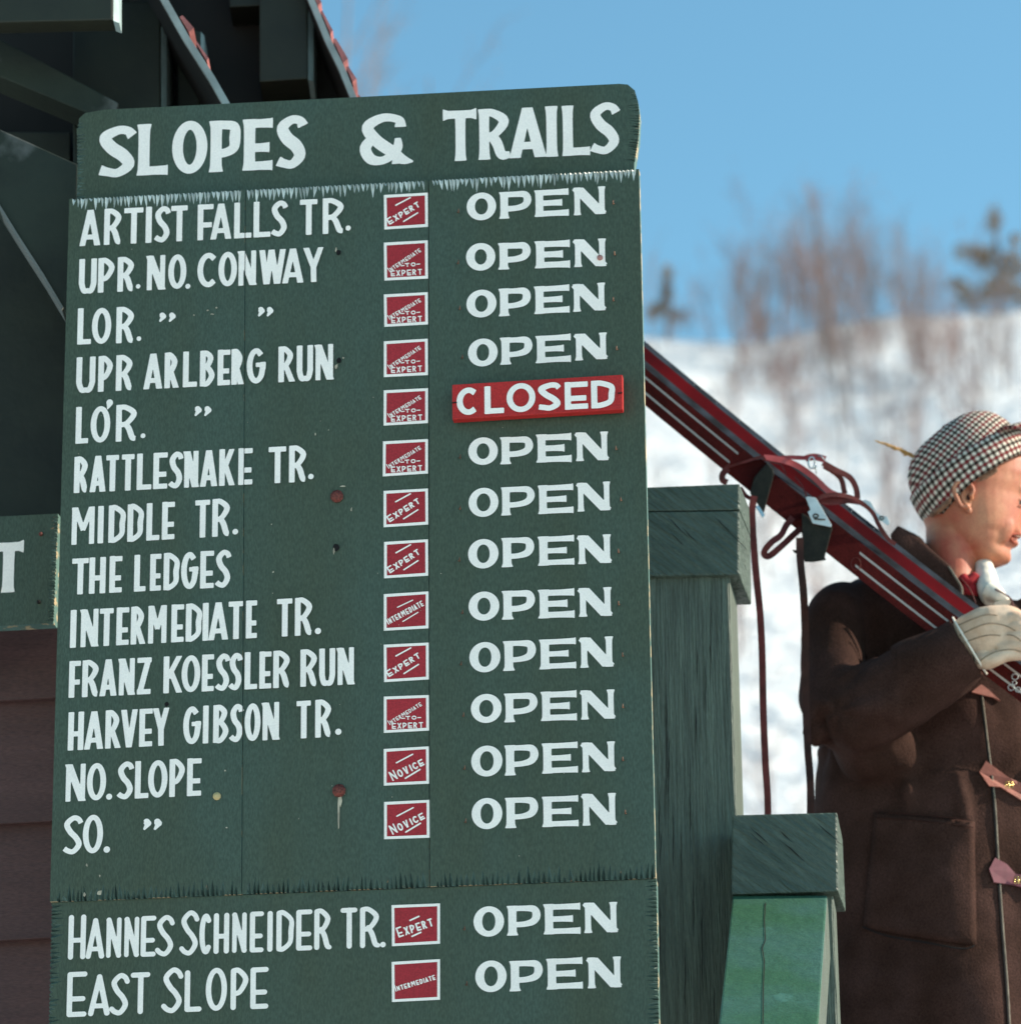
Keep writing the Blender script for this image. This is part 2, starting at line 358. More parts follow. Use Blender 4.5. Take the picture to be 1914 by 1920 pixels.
def conifer(px, py, blobs, D, trunk_px, m, label):
    base = on_hill(px, py) or at(px, py, D); D = base.y
    root = thing('pine_tree', label, 'tree'); tr = MB()
    s = D / FPX * 1.05
    top = at(trunk_px[0], trunk_px[1], D)
    tr.tube([base - Vector((0, 0, .5)), base.lerp(top, .5) + Vector((.1, 0, 0)), top], [0.11, 0.08, 0.03], 6)
    fo = MB(); rr = random.Random(int(px))
    for bx, by, brx, bry in blobs:
        c = at(bx, by, D); tr.tube([base.lerp(top, rr.uniform(.3, .8)), c], [.04, .015], 4)
        for i in range(int(brx * bry * 0.55)):
            a = rr.uniform(0, 6.28); q = math.sqrt(rr.random()) * 1.0
            o = Vector((math.cos(a) * q * brx * s, rr.gauss(0, brx * s * .6), math.sin(a) * q * bry * s))
            e = Vector((rr.uniform(-1, 1), rr.uniform(-1, 1), rr.uniform(-.3, 1))).normalized() * 0.2
            f = e.cross(Vector((rr.uniform(-1, 1), rr.uniform(-1, 1), rr.uniform(-1, 1)))).normalized() * 0.03
            fo.add([c + o - f, c + o + f, c + o + e], [(0, 1, 2)])
    tr.build('trunk', M['bark'], root, fix=False); fo.build('crown', m, root, fix=False); base_at(root, base)
conifer(1868, 590, [(1860, 415, 14, 26), (1815, 475, 34, 14), (1845, 490, 22, 20), (1895, 500, 26, 26), (1870, 540, 30, 22), (1820, 560, 36, 20), (1905, 555, 22, 26), (1790, 535, 20, 10), (1900, 450, 12, 12)], 118, (1862, 405), M['needle'], 'ragged olive brown pine on the ridge at the right edge of the picture')
conifer(1248, 612, [(1250, 515, 10, 18), (1248, 550, 12, 22), (1235, 580, 16, 14), (1268, 596, 22, 9), (1222, 590, 14, 12)], 118, (1250, 505), M['needle'], 'small dark evergreen on the ridge close to the right edge of the sign')

# ================================================================ BUILDING on the left
bld = thing('lodge_building', 'dark lodge with brown clapboard siding, green eave beams and overhanging roof behind the trail sign', 'building')
DW = 6.15
# siding: every board is a part
sid = [(950, 1090, 1), (1090, 1310, 0), (1300, 1540, 0), (1530, 1758, 0), (1745, 1975, 0), (1960, 2190, 0)]
def siding(y0, y1, x0=-160, x1=420):
    q = MB(); sl = -0.055
    f = [at(x0, y0 - x0 * sl * -1, DW - .004), at(x1, y0 + x1 * sl, DW - .004), at(x1, y1 + x1 * sl, DW - .028), at(x0, y1 + x0 * sl, DW - .028)]
    b = [p + Vector((0, .012, 0)) for p in f]
    q.prism(f, b); return q.build('siding_board', M['brown'], bld, bevel=0.0012)
for y0, y1, _ in sid: siding(y0 + 3, y1 + 3)
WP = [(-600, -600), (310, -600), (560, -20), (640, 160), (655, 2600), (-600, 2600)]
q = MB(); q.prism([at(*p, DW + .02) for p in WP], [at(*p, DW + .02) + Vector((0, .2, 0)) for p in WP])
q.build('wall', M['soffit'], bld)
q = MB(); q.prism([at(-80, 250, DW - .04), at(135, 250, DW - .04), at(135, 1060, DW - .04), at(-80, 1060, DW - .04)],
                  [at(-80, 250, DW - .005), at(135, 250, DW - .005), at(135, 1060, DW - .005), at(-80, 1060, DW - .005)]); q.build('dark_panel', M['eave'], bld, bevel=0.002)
def slab(p0, p1, D, dep, thick_px, mats, name):        # roof slab whose raking edge runs p0 -> p1
    a, b = at(*p0, D), at(*p1, D); dr = (b - a).normalized(); nr = Vector((-dr.z, 0, dr.x)); nr = nr if nr.z > 0 else -nr
    t = thick_px * D / FPX; off = Vector((0, dep, 0))
    q = MB(); q.prism([a, b, b + nr * t, a + nr * t], [x + off for x in (a, b, b + nr * t, a + nr * t)], 0)
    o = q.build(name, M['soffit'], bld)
    e = MB(); off = Vector((0, -.012, 0)); lo = nr * (-0.1 * t)
    k = 9; F = []
    for i in range(k + 1):
        p = a.lerp(b, i / k) + nr * (t * 0.12 * math.sin(i * 2.3)); F.append(p)
    F2 = [p + nr * t for p in reversed(F)]
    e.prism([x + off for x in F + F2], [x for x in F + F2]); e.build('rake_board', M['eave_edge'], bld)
    return a, b, nr, t
roofs = [((130, -285), (530, 388), 5.85, 0.5, 14), ((500, -172), (705, 297), 6.02, 0.4, 13)]
for (p0, p1, D, dep, th) in roofs:
    a, b, nr, t = slab(p0, p1, D, dep, th, None, 'roof')
    rs = random.Random(3 + int(D * 10)); ln = (b - a).length; n = int(ln / 0.055)
    for i in range(n):
        s0 = a.lerp(b, i / n) + nr * (t * (1.15 + rs.uniform(0, .25))); dr = (b - a).normalized()
        if rs.random() < 0.35: continue
        L = 0.05 * rs.uniform(.5, 1); hh = rs.uniform(.004, .011)
        q = MB(); fr = [s0, s0 + dr * L, s0 + dr * L * .9 + nr * hh, s0 + nr * hh * .5]
        q.prism([x - Vector((0, .01, 0)) for x in fr], [x + Vector((0, .12, 0)) for x in fr]); q.build('shingle', M['shingle'], bld)
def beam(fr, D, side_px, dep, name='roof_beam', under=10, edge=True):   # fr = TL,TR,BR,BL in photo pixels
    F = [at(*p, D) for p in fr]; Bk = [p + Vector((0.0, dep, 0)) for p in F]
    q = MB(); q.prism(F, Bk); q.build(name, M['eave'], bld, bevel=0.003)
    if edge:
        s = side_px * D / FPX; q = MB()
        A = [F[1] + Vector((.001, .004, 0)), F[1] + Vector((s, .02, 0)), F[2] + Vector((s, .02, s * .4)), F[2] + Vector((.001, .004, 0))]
        q.prism(A, [p + Vector((0, dep * .9, 0)) for p in A]); q.build('lit_side', M['lit_edge'], bld)  # strip added over the side face, its light painted into the colour
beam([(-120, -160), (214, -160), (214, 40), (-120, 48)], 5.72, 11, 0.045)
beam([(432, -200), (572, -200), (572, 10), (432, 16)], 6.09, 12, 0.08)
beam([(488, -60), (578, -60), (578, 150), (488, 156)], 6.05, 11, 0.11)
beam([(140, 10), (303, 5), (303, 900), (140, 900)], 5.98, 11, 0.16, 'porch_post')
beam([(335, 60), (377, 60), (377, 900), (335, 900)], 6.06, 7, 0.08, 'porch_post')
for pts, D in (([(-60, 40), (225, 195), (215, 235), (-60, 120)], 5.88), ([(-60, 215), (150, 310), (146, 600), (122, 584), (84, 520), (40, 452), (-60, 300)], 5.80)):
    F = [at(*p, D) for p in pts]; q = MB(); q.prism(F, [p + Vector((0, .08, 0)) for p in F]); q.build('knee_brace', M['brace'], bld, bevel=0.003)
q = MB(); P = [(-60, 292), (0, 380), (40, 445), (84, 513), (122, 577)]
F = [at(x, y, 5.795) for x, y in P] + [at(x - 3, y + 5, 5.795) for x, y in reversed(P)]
q.prism(F, [p + Vector((0, .06, 0)) for p in F]); q.build('brace_edge', mat('dull lit brace edge', (0.14, 0.15, 0.14), .7), bld)  # pale strip paints the light along the brace's lower edge
base_at(bld, Vector((-0.5, DW, 0)))

# ================================================================ GLYPHS: brush letters as stroke distance fields
class Gl:
    def __init__(s, w, h, res=1.0, pad=4):
        s.w, s.h, s.res = w, h, res
        s.x = np.arange(-pad, w + pad + res, res); s.y = np.arange(-pad, h + pad + res, res)
        s.X, s.Y = np.meshgrid(s.x, s.y); s.d = np.full(s.X.shape, 1e3); s.o = None
    def st(s, pts, cap='flat', smooth=True, sub=5, clip=False, neg=False, closed=False):
        P = [Vector((p[0], p[1], p[2])) for p in pts]
        if (smooth and len(P) > 2): P = crv(P, sub, closed)
        if closed: P = P + [P[0]]
        n = len(P); dd = np.full(s.X.shape, 1e3)
        for i in range(n - 1):
            a, b = P[i], P[i + 1]; dx, dy = b.x - a.x, b.y - a.y; L = math.hypot(dx, dy)
            if L < 1e-6: continue
            ux, uy = dx / L, dy / L; qx, qy = s.X - a.x, s.Y - a.y
            t = qx * ux + qy * uy; pr = np.abs(qx * -uy + qy * ux); tc = np.clip(t, 0, L)
            r = (a.z + (b.z - a.z) * tc / L) / 2
            v = np.hypot(t - tc, pr) - r
            if cap == 'flat' and not closed:
                if i == 0: v = np.where(t < 0, np.maximum(pr - r, -t), v)
                if i == n - 2: v = np.where(t > L, np.maximum(pr - r, t - L), v)
            dd = np.minimum(dd, v)
        if cap == 'flat' and not closed:
            for a, b in ((P[0], P[1]), (P[-1], P[-2])):
                dx, dy = b.x - a.x, b.y - a.y; L = math.hypot(dx, dy) or 1; qx, qy = s.X - a.x, s.Y - a.y; tt = (qx * dx + qy * dy) / L
                dd = np.where((tt < 0) & (np.hypot(qx, qy) < 0.95 * a.z), np.maximum(dd, -tt), dd)
        if clip: dd = np.maximum(dd, np.maximum(-s.Y, s.Y - s.h))
        s.d = np.minimum(s.d, dd) if not neg else np.maximum(s.d, -dd)
def glyph(c, w, h, t, fl=0.0, cap='flat', tb=None, res=1.0):
    """brush letter c in a w x h pixel box, stem width t, bar width tb, flare fl"""
    g = Gl(w, h, res, pad=3 + t * 0.3); tb = tb or t * 0.86; T = t / 2; B = tb / 2; e = t * (1 + fl)
    rc = cap == 'round'
    y0, y1 = (T, h - T) if rc else (0, h)
    def stem(x, a=None, b=None, s=1.0):
        a = y0 if a is None else a; b = y1 if b is None else b; dy = b - a
        if fl: g.st([(x, a, e * s), (x, a + .12 * dy, t * 1.05 * s), (x, a + .3 * dy, t * s), (x, b - .3 * dy, t * s), (x, b - .12 * dy, t * 1.05 * s), (x, b, e * s)], cap, smooth=False)
        else: g.st([(x, a, t * s), (x, b, t * s)], cap)
    def bar(xa, xb, y, left=False):
        if fl: g.st([(xa, y, tb), (xa + (xb - xa) * .55, y, tb), (xb - 3, y, tb * (1 + .4 * fl)), (xb, y, tb * (1 + .9 * fl))], cap, smooth=False)
        else: g.st([(xa, y, tb), (xb - (B if rc else 0), y, tb)], cap)
    S0 = T * (1 + fl * .6)
    by, ty = B, h - B
    if fl: by, ty = B * (1 + .0), h - B
    if c == 'I': stem(w / 2)
    elif c == 'L': stem(S0); bar(T, w, by)
    elif c in 'EF':
        stem(S0); bar(T, w, ty); bar(T, w * (.93 if not fl else .80 if fl > .3 else .90), h * (.40 if c == 'E' else .42) if not fl else h * (.50 if fl > .3 else .44))
        if c == 'E': bar(T, w, by)
    elif c == 'T':
        stem(w / 2 + w * .02, None, h - B)
        if fl: g.st([(0, h - B, tb * 1.5), (w * .15, h - B, tb * 1.05), (w * .5, h - B, tb), (w * .85, h - B, tb * 1.05), (w, h - B, tb * 1.5)], cap, smooth=False)
        else: g.st([(B if rc else 0, h - B, tb), (w - (B if rc else 0), h - B, tb)], cap)
    elif c == 'H': stem(S0); stem(w - S0); g.st([(T, h * .43, tb), (w - T, h * .43, tb)], cap)
    elif c == 'N':
        k = 0.95
        stem(T * (1 + fl * .5), s=.88 if not fl else .72); stem(w - T * (1 + fl * .5), s=.88 if not fl else .72)
        g.st([(T * .85, h + (0 if rc else 2), t * 1.25), (w - T * .95, 0 if rc else -2, t * 1.25)] if not rc else [(T, h - T, t), (w - T, T, t)], cap, clip=not rc)
    elif c == 'M':
        stem(T * .9, s=.9); stem(w - T * .9, s=.9)
        g.st([(T * .9, h + 2, t), (w * .5, h * .38, t * .8)], cap, clip=True); g.st([(w - T * .9, h + 2, t), (w * .5, h * .38, t * .8)], cap, clip=True)
        g.st([(T * .9, h, t), (T * 1.2, h * .8, t * 1.1)], cap, clip=True)
    elif c == 'A':
        ap = w * .5; g.st([(T * .9, -2 if not rc else T, t * (1 + fl * .5)), (ap, h + (2 if not rc else -T), t * .95)], cap, clip=True)
        g.st([(w - T * .9, -2 if not rc else T, t * (1.05 + fl * .6)), (ap, h + (2 if not rc else -T), t * 1.0)], cap, clip=True)
        g.st([(w * .22, h * .24, tb * .95), (w * .78, h * .24, tb * .95)], cap)
    elif c == 'V':
        g.st([(T, h + 2, t), (w * .5, -2, t * .95)], cap, clip=True); g.st([(w - T, h + 2, t * .95), (w * .5, -2, t * .95)], cap, clip=True)
    elif c == 'W':
        for a, b in ((.1, .28), (.46, .28), (.46, .68), (.9, .68)): g.st([(w * a, h + 2, t), (w * b, -2, t * 1.05)], cap, clip=True)
    elif c == 'Y':
        g.st([(w * .52, -1, t * .95), (w * .5, h * .45, t)], cap, clip=True)
        g.st([(T * .9, h + 2, t), (w * .5, h * .42, t * .9)], cap, clip=True); g.st([(w - T * .9, h + 2, t * .9), (w * .5, h * .42, t * .95)], cap, clip=True)
    elif c == 'K':
        stem(T); g.st([(w - T * .9, h + 2, t * .9), (T * 1.6, h * .42, t * .9)], cap, clip=True); g.st([(w * .38, h * .6, t * .9), (w - T * .8, -2, t)], cap, clip=True)
    elif c == 'X':
        g.st([(T, h, t), (w - T, 0, t)], cap, clip=True); g.st([(w - T, h, t), (T, 0, t)], cap, clip=True)
    elif c == 'U':
        g.st([(T, h, t), (T, h * .45, t), (T * 1.05, h * .27, t), (w * .30, h * .08, (t + tb) / 2), (w * .5, B, tb), (w * .70, h * .08, (t + tb) / 2), (w - T * 1.05, h * .27, t), (w - T, h * .45, t), (w - T, h, t)], cap)
    elif c == 'Z':
        bar(0, w, h - B); g.st([(w - T * .9, h - 1, t), (T * .9, 1, t)], cap, clip=True); bar(0, w * .97, B)
    elif c == 'O':
        n = 16; th = t * (1.06 if fl > .3 else 0.96 if fl else 1.0); tv = tb * (1.04 if fl else 1.0)
        P = []
        for i in range(n):
            a = 2 * math.pi * i / n; q = math.cos(a) ** 2; ww = tv + (th - tv) * q
            P.append((w / 2 + (w / 2 - th / 2) * math.cos(a), h / 2 + (h / 2 - tv / 2) * math.sin(a), ww))
        g.st(P, closed=True)
    elif c in 'CG':
        P = []; n = 9; a0, a1 = (R(48), R(312)) if c == 'C' else (R(45), R(360))
        for i in range(n):
            a = a0 + (a1 - a0) * i / (n - 1); rx = (w / 2 - T) * (1.08 if c == 'C' else 1)
            P.append((w / 2 * (1.04 if c == 'C' else 1) + rx * math.cos(a), h / 2 + (h / 2 - B) * math.sin(a), tb + (t - tb) * abs(math.cos(a))))
        g.st(P, cap)
        if c == 'G': g.st([(w - T, h * .40, t), (w - T, h * .52, t), (w - T, h * .60, t)], cap); g.st([(w * .48, h * .60 - B, tb * .85), (w, h * .60 - B, tb * .85)], cap)
    elif c == 'D':
        stem(S0); g.st([(T, h - B, tb), (w * .42, h - B, tb), (w * .86, h * .76, t * .9), (w - T, h * .5, t), (w * .80, h * .22, t * .9), (w * .40, B, tb), (T, B, tb)], cap)
    elif c in 'PRB':
        stem(S0); lo = {'P': .40, 'R': .46, 'B': .54}[c]
        g.st([(T, h - B, tb), (w * .45, h - B, tb), (w - T * 1.5 if c == 'B' else w - T * 1.15, h * (.96 + lo) / 2 + .04 * h, t), (w * .5, h * (lo + .03), tb), (T, h * lo, tb)] if c != 'P' or not fl else
             [(T, h - B, tb), (w * .50, h - B, tb), (w * .80, h * .87, t * .85), (w - t * .49, h * .66, t), (w * .78, h * .46, t * .85), (w * .50, h * .37, tb), (T, h * .36, tb)], cap)
        if c == 'R': g.st([(w * .42, h * .50, t * .9), (w * .62, h * .34, t), (w * .78, h * .10, t), (w - T * .5, B * .95, tb * .9)] if not fl else [(w * .42, h * .48, t), (w * .60, h * .30, t * 1.05), (w * .74, h * .08, t * .95), (w, B * 1.05, tb * .8)], cap)
        if c == 'B': g.st([(T, h * .53, tb), (w * .5, h * .53, tb), (w - T, h * .30, t), (w * .5, B, tb), (T, B, tb)], cap)
    elif c == 'r':      # R with straight leg
        stem(S0); g.st([(T, h - B, tb), (w * .40, h - B, tb), (w * .86 - T, h * .74, t), (w * .45, h * .48, tb), (T, h * .44, tb)], cap)
        g.st([(w * .38, h * .52, t * .9), (w - T, -2, t)], cap, clip=True)
    elif c == 'S':
        q = t * (1.12 if fl else 1.0)
        g.st([(w - T * .45, h * .80, tb * (1 + fl)), (w * .80, h * .90, tb), (w * .52, h - B, tb), (T * 1.1, h * .78, t), (w * .36, h * .58, q), (w * .68, h * .42, q),
              (w - T, h * .24, t), (w * .55, B, tb), (w * .25, B * 1.3, tb), (T * .35, h * .15, tb * (1 + fl * .7))], cap)
    elif c == '.': g.st([(w / 2, T, t), (w / 2 + .1, T, t)], 'round')
    elif c == '"':
        for ox in (0, w * .54):
            g.st([(ox + w * .12, h * .72, h * .10), (ox + w * .26, h * .72, h * .55), (ox + w * .34, h * .62, h * .50), (ox + w * .12, h * .10, h * .16)], 'flat', smooth=False)
    elif c == "'":
        g.st([(w * .5, h * .66, h * .62), (w * .52, h * .6, h * .6), (w * .3, h * .05, h * .12)], 'round')
    elif c == '-': g.st([(0, h * .45, tb), (w, h * .45, tb)], cap)
    elif c == '&':
        g.st([(w * .77, h * .72, t * 1.1), (w * .74, h * .86, tb), (w * .45, h - B * 1.1, tb * 1.05), (w * .17, h * .74, t * 1.05), (w * .33, h * .47, t * 1.1), (w * .60, h * .25, t * 1.1), (w * .80, h * .08, t * .9), (w * 1.0, B * .35, tb * .2)], 'flat')
        g.st([(w * .30, h * .56, t * .8), (w * .13, h * .34, t * 1.05), (w * .22, h * .12, t), (w * .42, h * .07, tb), (w * .60, h * .16, t * .8), (w * .72, h * .32, t * .9), (w * .72, h * .50, t * .55)], 'flat')
        g.st([(w * .62, 0 + B * .8, tb * .9), (w * .84, B * .6, tb * .6)], 'flat')
    return g
def lay(mb, g, fmap, m=0, cut=None):       # fill the glyph: whole cells merged to runs, clipped cells along the outline
    if cut is not None: g.d = np.maximum(g.d, cut(g))
    d, x, y = g.d, g.x, g.y; ny, nx = d.shape; ins = d < 0; cache = {}; V = []; F = []
    def vid(u, v):
        k = (round(u, 3), round(v, 3)); i = cache.get(k)
        if i is None: i = len(V); cache[k] = i; V.append(fmap(u, v))
        return i
    cells = (ins[:-1, :-1].astype(int) + ins[:-1, 1:] * 2 + ins[1:, 1:] * 4 + ins[1:, :-1] * 8)
    for j in range(ny - 1):
        row = cells[j]; nz = np.nonzero(row)[0]; i = 0
        if not len(nz): continue
        i = nz[0]; end = nz[-1]
        while i <= end:
            c = row[i]
            if c == 0: i += 1; continue
            if c == 15:
                k = i
                while k <= end and row[k] == 15: k += 1
                F.append((vid(x[i], y[j]), vid(x[k], y[j]), vid(x[k], y[j + 1]), vid(x[i], y[j + 1]))); i = k; continue
            cs = [(x[i], y[j], d[j, i]), (x[i + 1], y[j], d[j, i + 1]), (x[i + 1], y[j + 1], d[j + 1, i + 1]), (x[i], y[j + 1], d[j + 1, i])]; P = []
            for q in range(4):
                a, b = cs[q], cs[(q + 1) % 4]
                if a[2] < 0: P.append(vid(a[0], a[1]))
                if (a[2] < 0) != (b[2] < 0):
                    t = a[2] / (a[2] - b[2]); P.append(vid(a[0] + (b[0] - a[0]) * t, a[1] + (b[1] - a[1]) * t))
            P = [p for n_, p in enumerate(P) if p != P[n_ - 1]]
            if len(P) >= 3: F.append(tuple(P))
            i += 1
    if F: mb.add(V, F, m)
def lean(x): return -0.0274 + (x - 115) * (0.0509 / 1098)
SEAMS = [((462, 345), (455, 1675)), ((804, 335), (806, 1650))]
def seam_x(k, y):
    (xa, ya), (xb, yb) = SEAMS[k]; return xa + (xb - xa) * (y - ya) / (yb - ya)
def word(mb, letters, base, hts, t, depth, fl=0, cap='flat', tb=None, seams=(0,), res=1.0):
    """letters: (char, x0, x1 [, dy, hscale]); base: (xa, ya, xb, yb); hts: heights at xa, xb"""
    xa, ya, xb, yb = base
    for L in letters:
        c, x0, x1 = L[:3]; dy = L[3] if len(L) > 3 else 0; hs = L[4] if len(L) > 4 else 1
        k = ((x0 + x1) / 2 - xa) / (xb - xa); h = (hts[0] + (hts[1] - hts[0]) * k) * hs; ln = lean((x0 + x1) / 2)
        wd = x1 - x0; tt = t
        if c == 'I': tt = min(t * 1.05, wd)
        if c == '.': tt = min(wd, 12)
        if c in '"\'': h = L[4]
        g = glyph(c, wd, h, tt, fl, cap, tb, res)
        def fm(u, v, x0=x0, ln=ln, dy=dy):
            X = x0 + u; Y = ya + (yb - ya) * (X - xa) / (xb - xa) + dy - v; return bd(X - ln * v + ln * h * .5 * 0, Y, depth)
        cut = None
        for s in seams:
            sx = seam_x(s, ya)
            if x0 - 3 < sx < x1 + 3:
                def cut(gg, x0=x0, s=s, ya=ya): return 0.75 - np.abs(gg.X + x0 - seam_x(s, ya - 30) )
        lay(mb, g, fm, 0, cut)

# ================================================================ THE TRAIL SIGN
sign = thing('trail_sign', 'large dark green painted board listing ski slopes and trails in white lettering', 'sign')
def b2(px, py, d=0.0): p = bd(px, py, d) - B0; return (p.dot(HB), p.z)
def from2(u, v, d): return B0 + HB * u + Vector((0, 0, v)) + NB * d
def panel(name, pts, flags, front, thick, spec, parent, mats, seed=1):
    """pts: clockwise outline in photo pixels; flags[i] True = segment i..i+1 gouged; spec = (spacing, length, depth) px,px,m"""
    rn = random.Random(seed); O = [b2(*p, front) for p in pts]; n = len(O); mb = MB()
    area = sum(O[i][0] * O[(i + 1) % n][1] - O[(i + 1) % n][0] * O[i][1] for i in range(n)); sgn = 1 if area > 0 else -1
    outl = []; rim = []; notches = []
    for i in range(n):
        a, b = O[i], O[(i + 1) % n]; L = math.hypot(b[0] - a[0], b[1] - a[1]); ux, uy = (b[0] - a[0]) / L, (b[1] - a[1]) / L
        nxn, nyn = -uy * sgn, ux * sgn
        outl.append(a); rim.append((a, 0.0))
        if flags[i]:
            sp, ln, dp = [q * MPP if j < 2 else q for j, q in enumerate(flags[i][:3])]; nm = flags[i][3] if len(flags[i]) > 3 else 1
            s = sp * rn.uniform(.2, .8)
            while s < L - sp * 1.2:
                wv = sp * rn.uniform(.55, 1.05); l = ln * rn.choice((rn.uniform(.5, 1.15), rn.uniform(.75, 1.1), rn.uniform(.3, 1.3))); dd = dp * rn.uniform(.55, 1.1); sk = rn.uniform(-.25, .25) * l * .4
                A = (a[0] + ux * s, a[1] + uy * s); C = (a[0] + ux * (s + wv), a[1] + uy * (s + wv)); mid = s + wv * rn.uniform(.35, .65)
                Bm = (a[0] + ux * mid, a[1] + uy * mid); T = (Bm[0] + nxn * l + ux * sk, Bm[1] + nyn * l + uy * sk)
                M1 = (Bm[0] + nxn * l * .38 + ux * sk * .3, Bm[1] + nyn * l * .38 + uy * sk * .3)
                QA = (A[0] + (M1[0] - Bm[0]) * 1.0 + ux * wv * .10, A[1] + (M1[1] - Bm[1]) + uy * wv * .10)
                QC = (C[0] + (M1[0] - Bm[0]) * 1.0 - ux * wv * .10, C[1] + (M1[1] - Bm[1]) - uy * wv * .10)
                outl += [A, QA, T, QC, C]; rim += [(A, 0), (Bm, dd), (C, 0)]
                notches.append((A, Bm, C, M1, T, dd, QA, QC, nm)); s += wv + sp * rn.uniform(.08, .35)
    tr = tessellate_polygon([[Vector((p[0], p[1], 0)) for p in outl]])
    mb.add([from2(p[0], p[1], front) for p in outl], [tuple(t) for t in tr], 0)
    for A, Bm, C, M1, T, dd, QA, QC, nm in notches:
        P = [from2(*A, front), from2(*Bm, front + dd), from2(*C, front), from2(*M1, front + dd * .40), from2(*T, front), from2(*QA, front), from2(*QC, front)]
        mb.add(P, [(0, 1, 3, 5), (1, 2, 6, 3), (5, 3, 4), (3, 6, 4)], nm)
    r = [from2(*p, front + d) for p, d in rim]; k = [from2(*p, front + thick) for p, d in rim]; m_ = len(r)
    mb.add(r + k, [((i + 1) % m_, i, m_ + i, m_ + (i + 1) % m_) for i in range(m_)], 2)
    mb.add(k, [tuple(t) for t in tessellate_polygon([[Vector((p[0][0], p[0][1], 0)) for p in rim]])], 2)
    return mb.build(name, mats, parent, fix=True)
Fn = (8.4, 25, 0.0085, 3)            # gouges of the top edge, sunlight put into their colour
Fb = (9, 27, 0.011); Fs = (8.2, 21, 0.010)
# header board with rounded corners
hdr = panel('header_board', [(146, 378), (148, 330), (147, 245), (152, 224), (163, 214), (200, 208), (660, 185), (1160, 159.5), (1176, 161), (1189, 172), (1195, 192), (1198, 216), (1196, 260), (1188, 310), (1188, 345)],
      [(7, 18, .006), (7, 18, .006), (7, 14, .006), None, None, None, None, None, None, (5.5, 20, .009), (5.5, 22, .009), (5.5, 22, .009), (5.5, 22, .009), None, None], 0.020, 0.03, None, sign, [M['board'], M['notch'], M['board_edge']], 5)
def lerp2(a, b, t): return (a[0] + (b[0] - a[0]) * t, a[1] + (b[1] - a[1]) * t)
TL, TR, BR, BL = (133, 375), (1197, 319), (1228, 1643), (97, 1688)
def top_y(x): return TL[1] + (TR[1] - TL[1]) * (x - TL[0]) / (TR[0] - TL[0])
def bot_y(x): return BL[1] + (BR[1] - BL[1]) * (x - BL[0]) / (BR[0] - BL[0])
g_ = 0.7
cols = [(TL, (462 - g_, top_y(462)), (455 - g_, bot_y(455)), BL), ((462 + g_, top_y(462)), (804 - g_, top_y(804)), (806 - g_, bot_y(806)), (455 + g_, bot_y(455))), ((804 + g_, top_y(804)), TR, BR, (806 + g_, bot_y(806)))]
for i, (a, b, c, d_) in enumerate(cols):
    off = (0.0, 0.0015, 0.0002)[i]
    panel('plank', [a, b, c, d_], [Fn, None, Fb, None], off, 0.019 - off, None, sign, [M['board'], M['notch'], M['board_edge'], M['notch_sunlit']], 20 + i)
low = panel('lower_board', [(100, 1690), (1229, 1646), (1240, 2250), (86, 2250)], [None, Fs, None, Fs], 0.006, 0.03, None, sign, [M['board'], M['notch'], M['board_edge']], 31)
LW = M['white']
def letter_part(fn):
    mb = MB(); fn(mb); return mb.build('lettering', LW, sign, fix=False)
DL = -0.0012                       # paint layer in front of the planks
letter_part(lambda m: word(m, [('S', 187, 254, 1), ('L', 259.5, 316.5), ('O', 324.5, 390.3, 1, 1.04), ('P', 394.5, 452), ('E', 457, 512), ('S', 519.6, 573.7, 0, 1.04)], (187, 334.5, 1160, 289.5), (95, 95), 21, 0.0188, .28, 'flat', 16, seams=()))
letter_part(lambda m: word(m, [('&', 673, 775, 0, 1.0)], (187, 334.5, 1160, 289.5), (95, 95), 20, 0.0188, .28, 'flat', 15, seams=()))
letter_part(lambda m: word(m, [('T', 831.7, 893.6), ('R', 898, 956), ('A', 956.7, 1022), ('I', 1024.5, 1044.5), ('L', 1054.4, 1105.6), ('S', 1106.5, 1160, 0, 1.03)], (187, 334.5, 1160, 289.5), (95, 93), 18.5, 0.0188, .22, 'flat', 14.5, seams=()))
